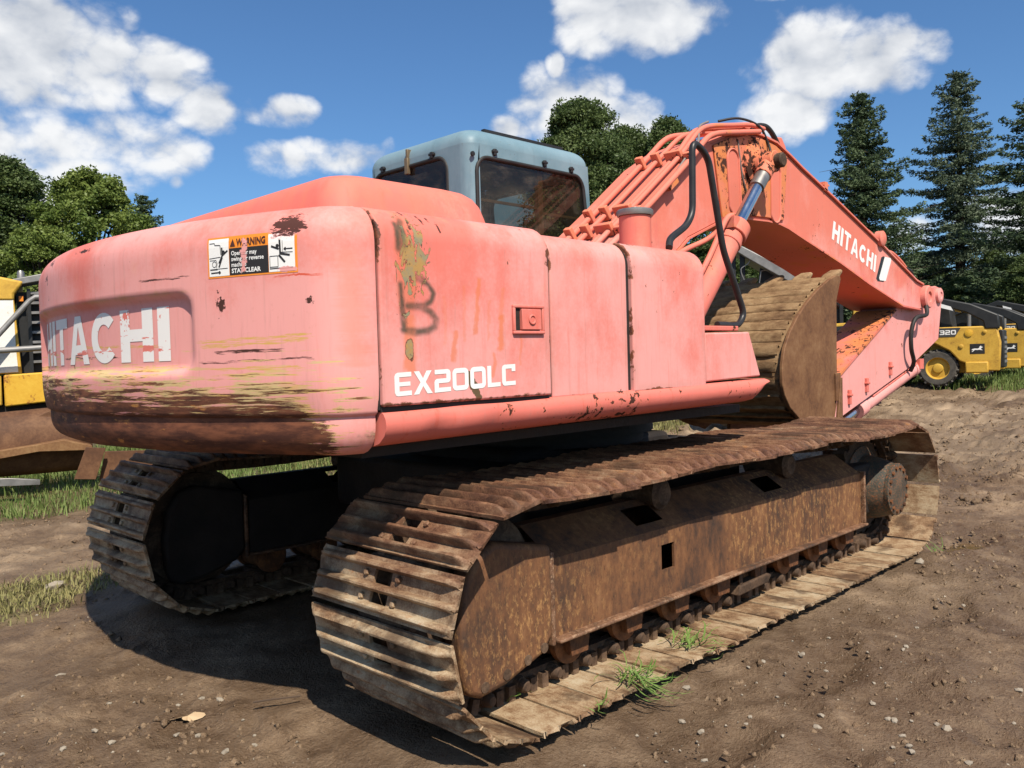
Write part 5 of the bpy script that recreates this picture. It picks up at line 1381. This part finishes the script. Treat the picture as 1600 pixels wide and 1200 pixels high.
x, y = onshoe(935, 1105); weed(x, y, 6, .02, .12, 'few pale grass blades lying on a shoe near the track end', ang=-.2)
g = gpix(1480, 868, -.02); weed(g.x, g.y, 14, .05, .16, 'flattened grass strands on the mud beyond the track front', .01, ang=.2)
# fallen leaf
mb = MB(); g = gpix(293, 1110, -.02); z = float(ground_h(np.array([g.x]), np.array([g.y]))[0])+.012
pts = []
for k in range(28):
    a = 2*math.pi*k/28; r = .048*(.65+.35*abs(math.cos(3.5*a)))*(1.5 if abs(math.cos(a)) > .9 else .8); pts.append((g.x+r*math.cos(a-.6), g.y+r*math.sin(a-.6)*.8, z+.010*math.sin(2*a)))
mb.add(pts+[(g.x, g.y, z+.006)], [(k, (k+1) % 28, 28) for k in range(28)]); tag(mb.build('fallen_leaf', m_plain('tan_dry_leaf', (.48, .34, .20), .7), smooth=0, fix=False), 'curled tan oak leaf on the ground below the tail', 'leaf')
g = gpix(425, 1102, -.02); mb = MB(); mb.tube([(g.x-.06, g.y+.04, -.0), (g.x, g.y, .004), (g.x+.10, g.y-.05, .0)], .004, 6); tag(mb.build('twig', m_plain('brown_twig', (.07,.045,.03), .8)), 'thin dark twig lying on the mud near the near track', 'twig')
# ================================================================== trees
M_BARK = m_rust('tree_bark', [(.3, (.030, .022, .016)), (.6, (.085, .065, .050))], 4, .9)
M_SPR = m_leaf('spruce_needles', (.036, .060, .028), (.105, .145, .066), .12, .9, .55)
M_SPR2 = m_leaf('blue_spruce_needles', (.044, .068, .040), (.130, .165, .098), .12, .9, .55)
M_BROAD = m_leaf('broad_leaves', (.045, .078, .024), (.13, .17, .055), .28, .7, .5)
M_BROAD2 = m_leaf('light_green_broad_leaves', (.075, .120, .022), (.21, .26, .060), .30, .7, .5)  # lighter green leaf colour
M_TWIG = m_plain('dead_branch', (.085, .065, .050), .9)
def cards(C, size, r, flat=.5, aspect=.5):
    n = len(C); a = r.normal(0, 1, (n, 3)); a[:, 2] *= flat; a /= np.linalg.norm(a, axis=1)[:, None]
    b = r.normal(0, 1, (n, 3)); b -= a*(a*b).sum(1)[:, None]; b /= np.linalg.norm(b, axis=1)[:, None]
    s = (size*r.uniform(.55, 1.35, n))[:, None]; a = a*s; b = b*s*aspect
    V = np.stack([C-a, C-b*.9+a*.1, C+a, C+b*.9+a*.1], 1).reshape(-1, 3); F = np.arange(n*4).reshape(-1, 4); return V, F
def spruce(name, H, base_r, seed, mat, open_=.0, bare=.10):
    r = np.random.default_rng(seed); root = empty(name)
    mb = MB(); mb.tube([(0,0,-.5),(0,0,H*.3),(.03,0,H*.7),(0,0,H*.975)], [.022*H,.017*H,.008*H,.001*H], 10); TR = mb.build('trunk', M_BARK, root, smooth=60)
    C = []; SZ = []; D = []; mbb = MB()
    z = bare*H
    while z < H*.985:
        t = (z-bare*H)/(H*(1-bare)); L0 = base_r*((1-t)**.72)*(1-.25*max(0, .12-t)/.12)+.10
        nb = int(5+3*(1-t)+r.integers(0, 3))
        off = r.uniform(0, 6.28)
        for k in range(nb):
            a = off+k*2*math.pi/nb+r.normal(0, .22); L = L0*r.uniform(.66, 1.20)*(1+.18*math.sin(a*2+seed)+.12*math.sin(z*3.1+seed*2))
            if r.uniform() < .10+open_*.18: L *= r.uniform(.35, .7)
            droop = -.10-.28*(1-t)+r.normal(0, .07); tip = .16+.10*(1-t)
            m = max(3, int(L/.11)); u = np.linspace(.12 if open_ < .3 else .25, 1, m)
            x = np.cos(a)*u*L; y = np.sin(a)*u*L; zz = z+u*L*droop+tip*L*u**2.6
            if r.uniform() < open_*.22+.02: 
                mbb.tube([(0,0,z),(x[-1]*.5,y[-1]*.5,z+droop*L*.5),(x[-1]*.9,y[-1]*.9,z+droop*L*.9)], [.018,.012,.005], 4); continue
            if L > 1.0 and r.uniform() < .5: mbb.tube([(0,0,z),(x[m//2],y[m//2],zz[m//2]),(x[-1],y[-1],zz[-1])], [.022,.014,.004], 4)
            wdt = (.10+.30*L*np.sin(np.pi*np.clip(u*.9+.08, 0, 1))**.8*.55)
            per = 24
            for j in range(m):
                s = r.uniform(-1, 1, per)*wdt[j]
                p = np.stack([x[j]-np.sin(a)*s+np.cos(a)*r.uniform(-.06,.06,per)-np.cos(a)*np.abs(s)*.35, y[j]+np.cos(a)*s+np.sin(a)*r.uniform(-.06,.06,per)-np.sin(a)*np.abs(s)*.35, zz[j]+r.normal(-.03,.05,per)-np.abs(s)*.18], -1)
                keep = r.uniform(0, 1, per) > open_*.5
                C.append(p[keep])
        z += H*.021*(1+.5*(1-t))*r.uniform(.75, 1.2)
    C = np.concatenate(C)
    V, F = cards(C, .075, r, .55, .36)
    link('crown', np_mesh('crown', V, F, mat), root)
    if mbb.v: tag(mbb.build('limbs', M_TWIG, root, smooth=0, fix=False), kind='stuff')
    return root
def broadleaf(name, H, RX, seed, mat, leaf=.11, nclump=110, per=300, low=.18, pointy=0.0, cone=False):
    r = np.random.default_rng(seed); root = empty(name); mb = MB()
    mb.tube([(0,0,-.5),(.05,0,H*.25),(0,.08,H*.5),(.1,0,H*.85)], [.020*H,.016*H,.011*H,.003*H], 10)
    C = []
    for k in range(nclump):
        t = r.uniform(0, 1)**.85; z = H*(low+(.97-low)*t)
        rad = RX*math.sin(math.pi*min(1, (t*.86+.10)))**.65*(1-pointy*t*.75)
        if cone: rad = RX*((1-t)**.55)*min(1, (t+.10)*5)*(.72+.42*math.sin(t*23+seed)**2)+.15
        a = r.uniform(0, 6.28); d = rad*math.sqrt(r.uniform(.10, 1))*r.uniform(.8, 1.12)
        c = np.array([d*math.cos(a), d*math.sin(a), z]); s = RX*r.uniform(.07, .26)*(1-.35*t)
        n = int(per*r.uniform(.6, 1.3)); p = r.normal(0, 1, (n, 3)); p /= np.linalg.norm(p, axis=1)[:, None]; p *= (r.uniform(.05, 1.15, n)**.7)[:, None]*s; p[:, 2] *= .72
        C.append(c+p)
        if k % 4 == 0: mb.tube([(0,0,z*.55),(c[0]*.45,c[1]*.45,z*.80),(c[0]*.95,c[1]*.95,z)], [.006*H,.004*H,.0012*H], 5)
    mb.build('trunk', M_BARK, root, smooth=60)
    V, F = cards(np.concatenate(C), leaf, r, .9, .6); link('crown', np_mesh('crown', V, F, mat), root); return root
def pix(px, py, t): return CAM_POS + (_f + _r*((px-800)/FOC) + _u*((600-py)/FOC))*t
def stand(o, px, depth, label, cat='tree', group=None, sink=.2, rz=0.0, sc=1.0):
    p = pix(px, 520, depth); z = float(terrain(np.array([p.x]), np.array([p.y]))[0])
    o.location = (p.x, p.y, z-sink); o.rotation_euler = (0, 0, rz); o.scale = (sc, sc, sc); tag(o, label, cat, group); return o
def hgt(px, py, depth):
    p = pix(px, py, depth); return p.z-float(terrain(np.array([p.x]), np.array([p.y]))[0])+.2
s1 = spruce('spruce_tree', hgt(1355,137,33), 3.4, 1, M_SPR, .05); stand(s1, 1352, 33, 'dense dark conical spruce standing just right of the boom crest', group='tall spruces')
s2 = spruce('spruce_tree', hgt(1508,108,35), 3.6, 2, M_SPR2, .28); stand(s2, 1502, 35, 'tallest spruce with open feathery branches behind the skid steers', group='tall spruces')
s3 = spruce('spruce_tree', hgt(1600,120,29), 3.0, 3, M_SPR, .10); stand(s3, 1632, 29, 'dark spruce cut off by the right edge of the photo', group='tall spruces')
s4 = copy_tree(s1); stand(s4, 1760, 33, 'spruce farther right beyond the edge of the view', group='tall spruces')
s5 = copy_tree(s1); stand(s5, 232, 46, 'small distant spruce tip showing above the counterweight', sc=hgt(233,298,46)/hgt(1355,137,33)); s5.rotation_euler.z = 2
b1 = broadleaf('leafy_tree', hgt(908,150,30), 3.4, 11, M_BROAD, .058, 540, 280, .03, .45, True); stand(b1, 912, 30, 'tall narrow leafy tree rising directly behind the blue cab', group='trees behind the yard')
b2 = broadleaf('leafy_tree', hgt(1045,185,32), 3.0, 12, M_BROAD, .058, 460, 320, .03, .30, True); stand(b2, 1050, 32, 'leafy tree rising behind the hydraulic pipes on the boom', group='trees behind the yard')
b3 = copy_tree(b1); stand(b3, 985, 33, 'lower leafy tree between the two behind the cab and pipes', sc=.97, rz=2.2, group='trees behind the yard')
b8 = copy_tree(b2); stand(b8, 965, 29, 'small leafy tree at the left foot of the boom pipes', sc=.84, rz=3.6, group='trees behind the yard')
b4 = broadleaf('leafy_tree', hgt(160,265,31), 3.1, 13, M_BROAD2, .070, 380, 300, .03, .25); stand(b4, 150, 31, 'bright green maple rising above the counterweight', group='trees behind the yard')
b5 = copy_tree(b2); stand(b5, 20, 34, 'dark rounded tree at the left edge behind the yellow machine', sc=hgt(40,255,34)/hgt(1045,185,32)*1.02, rz=1.0, group='trees behind the yard')
b5.scale.x *= 1.35; b5.scale.y *= 1.35
b6 = copy_tree(b4); stand(b6, 70, 28, 'low bushy tree between the dark tree and the maple', sc=.72, rz=3.1, group='trees behind the yard')
b7 = copy_tree(b2); stand(b7, -130, 32, 'tree farther left beyond the edge of the view', rz=4, group='trees behind the yard')
for k, (px, d, sc, lb) in enumerate([(820, 34, .62, 'low tree seen through the cab windows, left one'), (1165, 33, .62, 'low tree in the gap under the boom beside the hand rail'), (1240, 36, .60, 'low tree just left of the dense spruce, under the boom'), (300, 48, .52, 'distant tree mostly hidden by the engine hood'), (1440, 40, .52, 'dark low tree between the two tall spruces'), (1555, 33, .45, 'dark low tree right of the tallest spruce'), (1400, 37, .40, 'dark low tree at the foot of the dense spruce'), (1500, 31, .34, 'dark bush at the foot of the tallest spruce'), (1300, 34, .42, 'dark bush behind the tip of the boom'), (1610, 27, .38, 'dark bush at the right edge behind the parked machines'), (1110, 30, .50, 'bush in the gap between tank cover and bucket'), (1700, 35, .8, 'tree beyond the right edge'), (620, 44, .55, 'distant tree hidden behind the blue cab'), (480, 46, .5, 'distant tree behind the engine hood and cab')]):
    o = copy_tree((b1, b2)[k % 2]); stand(o, px, d, lb, sc=sc, rz=k*1.3, group='low trees along the yard edge'); o.scale.x *= 1.5; o.scale.y *= 1.5

# ================================================================== parked machines
# skid steers: local x forwards, y left, z up, origin on the ground under the rear axle
def skid_steer():
    root = empty('skid_steer_loader')
    mb = MB(); mb.box((-.75,-.42,.30),(1.35,.42,.85)); mb.prism([(-1.22,.40),(-1.20,1.25),(.2,1.30),(.2,.45)], -.44, .44); mb.build('chassis', M_YEL, root, bevel=.03)
    for s in (-1, 1):
        y0, y1 = sorted((s*.46, s*.80))
        mb = MB(); mb.prism([(-1.27,.34),(-1.30,1.00),(-1.22,1.37),(.20,1.38),(.90,1.36),(.90,1.06),(.30,1.08),(.05,1.00),(-.26,.82),(-.46,.58),(-.60,.52),(-.62,.36)], y0+(.12 if s > 0 else .0), y1-(.12 if s < 0 else 0)); mb.build('side_tower', M_YEL, root, bevel=.03)
        mb = MB(); mb.box((-1.05, min(s*.70,s*.84), .30), (-.58, max(s*.70,s*.84), .56)); mb.build('tie_down_plate', M_YEL, root, bevel=.03)
        # lift arm with the drop at the rear
        mb = MB(); mb.prism([(-1.28,1.30),(-1.26,1.62),(-.70,1.90),(.05,2.10),(1.50,1.55),(1.75,1.05),(1.60,1.02),(1.38,1.42),(.05,1.92),(-.60,1.70),(-.95,1.48),(-.98,1.30)], min(s*.66,s*.82), max(s*.66,s*.82)); mb.build('lift_arm', M_BLK, root, bevel=.03)
        for x, z, r in ((-.66,1.22,.085),(-.50,.92,.05),(-.98,1.24,.045)):
            m2 = MB(); m2.lathe([(r,0),(r,.02),(r*.6,.03),(0,.03)], (x, s*.80, z), 'y', 18, s); m2.build('pivot_pin', M_YELR if r > .08 else M_YEL, root)
        mb = MB(); mb.prism([(.02,1.15),(.05,1.355),(.85,1.335),(.85,1.13)], min(s*.805,s*.808), max(s*.805,s*.808)); mb.prism([(.02,1.15),(-.38,1.15),(-.50,1.355),(.05,1.355)], min(s*.805,s*.808), max(s*.805,s*.808)); mb.build('model_stripe', m_plain('charcoal_decal', (.05,.05,.05), .5), root)
        ps, w = word('320', .14); mb = MB(); sx = 1
        print_on(mb, ps, lambda u, v: ((-.06-u/w*.34) if s > 0 else (-.40+u/w*.34), s*.811, 1.20+v*.105)); mb.build('lettering', M_WHITE, root, smooth=0, fix=False)
        mb = MB(); mb.box((-.98, min(s*.802,s*.806), .74), (-.68, max(s*.802,s*.806), .97)); mb.build('badge', M_BLK, root, bevel=.002)
        deer = [(.0,.35),(.10,.50),(.30,.55),(.52,.52),(.66,.62),(.70,.80),(.80,.92),(.86,.78),(.98,.70),(.86,.62),(.80,.48),(.96,.30),(.80,.32),(.68,.36),(.50,.34),(.30,.36),(.12,.12),(.0,.08),(.16,.32)]
        mb = MB(); print_on(mb, [deer], lambda u, v: ((-.71-u*.24) if s > 0 else (-.95+u*.24), s*.810, .77+v*.17)); mb.build('emblem', M_WHITE, root, smooth=0, fix=False)
        for x in (.0, 1.05):
            mb = MB(); mb.lathe([(.26,-.13),(.38,-.135),(.418,-.10),(.425,0),(.418,.10),(.38,.135),(.26,.13)], (x, s*.62, .42), 'y', 40, cap=False)
            for k in range(18):
                for sd in (-1, 1):
                    a = 2*math.pi*(k+.25*sd)/18; rot = Matrix.Translation((x, s*.62, .42)) @ Matrix.Rotation(-a, 4, 'Y') @ Matrix.Translation((.42, sd*.06, 0)) @ Matrix.Rotation(.5*sd, 4, 'X'); mb.box((-.02,-.075,-.026),(.022,.075,.026), rot)
            W = mb.build('wheel', M_TYRE, root, smooth=40)
            mb = MB(); mb.lathe([(.265,.125),(.25,.12),(.225,.04),(.12,.05),(.10,.09),(.05,.10),(0,.10)], (x, s*.62, .42), 'y', 32, s, cap=False); mb.build('rim', M_YEL, W)
    mb = MB(); mb.box((-1.34,-.42,.40),(-1.23,.42,1.28)); mb.build('rear_grille', M_BLK, root, bevel=.03)
    mb = MB()
    for k in range(6): mb.box((-1.352,-.34,.52+k*.11),(-1.338,.34,.58+k*.11))
    mb.build('grille_slat', M_GREY, root)
    mb = MB(); mb.prism([(-.30,1.30),(-.22,1.98),(.95,2.0),(1.25,.95),(.35,.95)], -.44, .44); mb.build('operator_cab', M_BLK, root, bevel=.03)
    mb = MB(); mb.prism([(-.05,1.42),(.0,1.86),(.80,1.88),(.95,1.35)], -.455, .455); mb.build('cab_window', m_plain('smoked_window', (.02,.022,.024), .15), root)
    mb = MB(); mb.tube([(-.62,.30,1.25),(-.62,.30,1.68)], .045, 14); mb.build('exhaust_pipe', M_STEEL, root)
    for y in (-.826, .8205):
        mb = MB(); mb.prism([(-.35,1.75),(-.30,1.85),(-.08,1.93),(-.10,1.83)], y, y+.0055); mb.build('arm_label', M_WHITE, root)
    return root
SK = skid_steer()
def put(o, px, py, depth, az, label, cat, group=None, sink=.0):
    p = pix(px, py, depth); z = float(ground_h(np.array([p.x]), np.array([p.y]))[0]); o.location = (p.x, p.y, z-sink); o.rotation_euler = (0, 0, az); tag(o, label, cat, group)
put(SK, 1472, 577, 20.6, R(101), 'nearest yellow skid steer with 320 decal beside the arm', 'skid steer', 'parked skid steers')
k2 = copy_tree(SK); put(k2, 1533, 570, 23.6, R(97), 'second yellow skid steer, half hidden behind the nearest one', 'skid steer', 'parked skid steers')
k3 = copy_tree(SK); put(k3, 1572, 565, 26.2, R(94), 'third yellow skid steer, behind the second one', 'skid steer', 'parked skid steers')
k4 = copy_tree(SK); put(k4, 1640, 560, 28.5, R(92), 'farthest yellow skid steer at the right edge of the photo', 'skid steer', 'parked skid steers')

# machines seen in fragments: local frames facing the camera (x right, y away, z up)
def frame_at(name, px, py, depth):
    o = empty(name); p = pix(px, py, depth); d = Vector((p.x-CAM_POS.x, p.y-CAM_POS.y)); o.location = p; o.rotation_euler = (0, 0, math.atan2(d.y, d.x)-math.pi/2); o['ppm'] = FOC/depth
    def m(x, y): return ((x-px)/(FOC/depth), -(y-py)/(FOC/depth))
    del o['ppm']; return o, m
# yellow wheel loader behind the bucket
LD, m_ = frame_at('wheel_loader', 1304, 500, 17)
m = lambda x, y: m_(x-21, y)
gz = float(terrain(np.array([LD.location.x]), np.array([LD.location.y]))[0])-LD.location.z
def quad(mb, m, pts, y0, y1): mb.prism([m(*p) for p in pts], y0, y1)
mb = MB(); quad(mb, m, [(1250,522),(1250,508),(1352,505),(1352,470),(1362,462),(1430,480),(1440,540),(1400,548),(1250,540)], -.1, 1.3); mb.build('body', M_YEL, LD, bevel=.03)
CB = MB()
for x in (1282, 1306, 1332): quad(CB, m, [(x,430),(x+6,430),(x+6,508),(x,508)], -.06, .0); quad(CB, m, [(x,430),(x+6,430),(x+6,508),(x,508)], 1.1, 1.16)
quad(CB, m, [(1275,420),(1342,420),(1345,432),(1272,432)], -.12, 1.25); quad(CB, m, [(1280,484),(1338,484),(1338,508),(1280,508)], .02, 1.1)
CBo = CB.build('cab_frame', M_BLK, LD, bevel=.01)
mb = MB(); quad(mb, m, [(1286,433),(1335,433),(1335,484),(1286,484)], .01, .02); mb.build('cab_window', M_GLASS, LD)
mb = MB(); quad(mb, m, [(1312,452),(1326,450),(1330,470),(1322,482),(1312,480)], .35, .6); mb.build('seat', M_GREY, LD, bevel=.04)
for x in (-.62, .45):
    mb = MB(); mb.lathe([(.30,-.20),(.52,-.20),(.58,-.14),(.60,0),(.58,.14),(.52,.20),(.30,.20)], (x, .1, gz+.6), 'y', 36, cap=False); W = mb.build('wheel', M_TYRE, LD, smooth=40)
    mb = MB(); mb.lathe([(.31,.19),(.27,.1),(.1,.12),(0,.13)], (x, .1, gz+.6), 'y', 28, -1, cap=False); mb.build('rim', M_YEL, W)
mb = MB(); quad(mb, m, [(1295,512),(1340,510),(1340,530),(1295,532)], -.16, -.1); mb.build('fender', M_BLK, LD)
tag(LD, 'yellow wheel loader with glazed black cab glimpsed between bucket and arm', 'loader')
# dark machine farther left with sloping roof
DK, m = frame_at('backhoe_loader', 1200, 440, 14)
gz = float(terrain(np.array([DK.location.x]), np.array([DK.location.y]))[0])-DK.location.z
mb = MB(); quad(mb, m, [(1148,388),(1162,384),(1250,436),(1262,452),(1250,456),(1170,404)], -.2, 1.1); mb.build('sloping_canopy', M_GREY, DK, bevel=.015)
mb = MB()
for x0, x1 in ((1146,1152),(1158,1166),(1231,1238),(1242,1248)): quad(mb, m, [(x0,388),(x1,388),(x1,560),(x0,560)], -.05, .03)
quad(mb, m, [(1140,470),(1255,470),(1255,560),(1140,560)], .0, .9); quad(mb, m, [(1190,405),(1232,420),(1238,470),(1180,470)], .2, .7)
mb.build('canopy_frame', M_BLK, DK, bevel=.01)
mb = MB(); quad(mb, m, [(1258,440),(1262,430),(1278,434),(1276,450)], -.2, .1); mb.build('work_light', M_YEL, DK, bevel=.01)
mb = MB(); r_ = [m(1170,372), m(1178,390), m(1172,410), m(1160,420), m(1166,440)]; mb.tube(smooth_path([(a, -.12, b) for a, b in r_], 5), .010, 6); r_ = [m(1186,450), m(1190,424), m(1206,422)]; mb.tube([(a, -.12, b) for a, b in r_], .009, 6); mb.build('cable', M_STEEL, DK)
mb = MB(); mb.box((-.7,-.1,gz),(.8,1.2,gz+1.0)); mb.build('body', M_YEL, DK, bevel=.05)
for x in (-.55, .65):
    mb = MB(); mb.lathe([(.28,-.18),(.46,-.18),(.52,-.12),(.54,0),(.52,.12),(.46,.18),(.28,.18)], (x, -.1, gz+.54), 'y', 32); mb.build('wheel', M_TYRE, DK, smooth=40)
tag(DK, 'dark framed machine with sloping grey canopy behind the dirty bucket', 'loader')

# old yellow machine at the left edge
OL, m = frame_at('yellow_excavator', 40, 600, 11.5)
gz = -OL.location.z+float(terrain(np.array([OL.location.x]), np.array([OL.location.y]))[0])
mb = MB(); quad(mb, m, [(-260,445),(-60,430),(10,433),(44,440),(36,452),(30,460),(30,470),(-260,475)], -.02, 1.9); mb.build('hood', M_YEL, OL, bevel=.03)
mb = MB(); quad(mb, m, [(-260,470),(29,461),(36,583),(-260,590)], .0, 1.8); mb.build('side_panel', M_YEL, OL, bevel=.01)
mb = MB(); pts = [(-60,583),(-40,520),(-15,487),(10,468),(28,462),(29,540),(31,581)]; mb.add([(m(*p)[0], -.006, m(*p)[1]) for p in pts], [tuple(range(len(pts)))]); mb.build('white_patch', m_rust('flaking_white_paint', [(.30,(.45,.28,.10)),(.38,(.70,.68,.62)),(.7,(.78,.76,.72))], 3, .6), OL, smooth=0)
mb = MB(); quad(mb, m, [(32,455),(110,450),(110,586),(34,586)], .25, 1.7); mb.build('engine_bay', M_BLK, OL)
for k in range(8):
    y = 455+k*15.5; mb = MB(); quad(mb, m, [(50,y),(110,y-2),(110,y+2.2),(50,y+4)], .10, .22); mb.build('louvre_slat', M_GREY, OL)
mb = MB(); quad(mb, m, [(47,450),(52,450),(52,584),(47,584)], .08, .2); mb.build('bay_post', M_BLK, OL)
mb = MB(); quad(mb, m, [(14,440),(70,427),(110,425),(110,437),(70,438),(16,450)], .0, .5); mb.build('top_beam', M_GREY, OL, bevel=.01)
mb = MB()
f3 = lambda x, y, d: (m(x, y)[0], d, m(x, y)[1])
mb.tube([f3(-60,600,-.25), f3(0,532,-.22), f3(50,472,-.18), f3(58,466,-.18), f3(112,462,-.18)], .036, 10); mb.tube([f3(-90,553,-.22), f3(112,542,-.22)], .040, 10); mb.build('guard_rail', M_GREY, OL, smooth=50)
mb = MB(); quad(mb, m, [(-260,585),(8,586),(8,632),(-260,640)], -.10, 1.7); mb.build('frame_beam', M_YEL, OL, bevel=.02)
mb = MB(); quad(mb, m, [(11,585),(110,580),(112,626),(11,634)], -.10, 1.7); mb.build('rear_beam', M_YELR, OL, bevel=.02)
mb = MB(); quad(mb, m, [(-260,640),(110,628),(100,655),(40,668),(-260,690)], .05, 1.6); mb.build('belly', M_DARK, OL, bevel=.03)
mb = MB(); mb.box((-3.0, .1, gz),(.7, 1.6, gz+.42)); mb.build('undercarriage', M_DARK, OL, bevel=.1)
mb = MB(); mb.lathe([(.045,0),(.045,.10),(.03,.13),(0,.13)], f3(40,436,.2), 'z', 12); mb.build('beacon', M_STEEL, OL)
mb = MB(); quad(mb, m, [(36,462),(42,462),(42,470),(36,470)], .1, .2); mb.build('marker_lamp', m_plain('amber_lamp', (.75,.22,.02), .3), OL)
tag(OL, 'old yellow machine with white patch and grey rails at the left edge', 'excavator')
# rusty blade lying in front of it, and scrap plates under the tail
BL, m = frame_at('dozer_blade', 60, 690, 9.5)
mb = MB()
N = 10; P = []
for j in range(N+1):
    u = j/N; row = []
    for k in range(9):
        v = k/8; zb = -.36+.55*v; dy = .30*(v-.45)**2*4*.5-.0
        row.append((-2.2+u*2.75, dy+.3*u, zb+.0+(u*.16 if v > .5 else 0)*1.0))
    P.append(row)
mb.grid(P); BLo = mb.build('blade_face', M_RPLATE, BL, smooth=50, solid=.05)
f3 = lambda x, y, d: (m(x, y)[0], d, m(x, y)[1])
mb = MB(); mb.prism([m(-60,712),(m(78,644)), m(100,690), m(60,700), m(-60,716)], .30, .36); mb.build('top_wing', M_RPLATE, BL, bevel=.005)
mb = MB(); mb.prism([m(-60,708), m(40,697), m(95,690), m(135,702), m(135,709), m(60,706), m(-60,722)], .0, .30); mb.build('ledge', m_rust('orange_rust_ledge', [(.3,(.09,.04,.018)),(.5,(.20,.10,.042)),(.7,(.30,.18,.08))], 4, .7), BL, bevel=.006)
mb = MB(); mb.prism([m(-60,738), m(20,742), m(60,748), m(60,756), m(-60,750)], -.12, -.06); mb.build('cutting_edge', M_STEEL, BL, bevel=.004)
tag(BL, 'rusty brown dozer blade lying in the grass at the left', 'blade')
PL, m = frame_at('steel_plate', 165, 715, 8.8)
mb = MB(); mb.prism([m(120,745), m(138,697), m(166,700), m(150,748)], .0, .03); mb.build('plate', M_RPLATE, PL, bevel=.003)
tag(PL, 'leaning rusty steel plate with slanted edge under the counterweight', 'plate')
PL2, m = frame_at('steel_plate', 200, 715, 9.0)
mb = MB(); mb.prism([m(158,748), m(168,703), m(240,706), m(232,748)], .0, .03); mb.build('plate', M_RPLATE, PL2, bevel=.003)
tag(PL2, 'wider rusty steel plate standing in grass right of the leaning one', 'plate')
# white-roofed shed far behind the spruces
SH, m = frame_at('shed', 1490, 470, 60)
mb = MB(); quad(mb, m, [(1380,480),(1465,452),(1560,476),(1560,482),(1465,458),(1380,488)], 0, 8); mb.build('roof', m_plain('white_metal_roof', (.55,.55,.53), .5), SH)
mb = MB(); quad(mb, m, [(1390,484),(1465,459),(1550,480),(1550,530),(1390,530)], .2, 7.8); mb.build('wall', m_plain('weathered_siding', (.16,.14,.12), .8), SH)
mb = MB(); quad(mb, m, [(1450,490),(1480,490),(1480,528),(1450,528)], .1, .19); mb.build('door', M_BLK, SH)
tag(SH, 'pale roofed shed showing faintly behind the spruces', 'shed')
# thin white pole right of the parked machines
PO, m = frame_at('pole', 1592, 470, 27)
mb = MB(); a, b = m(1597,430), m(1590,560); mb.tube([(a[0],0,a[1]),(b[0],0,b[1])], .05, 10); mb.build('shaft', M_STEEL, PO); tag(PO, 'leaning grey metal pole beside the farthest skid steer', 'pole')
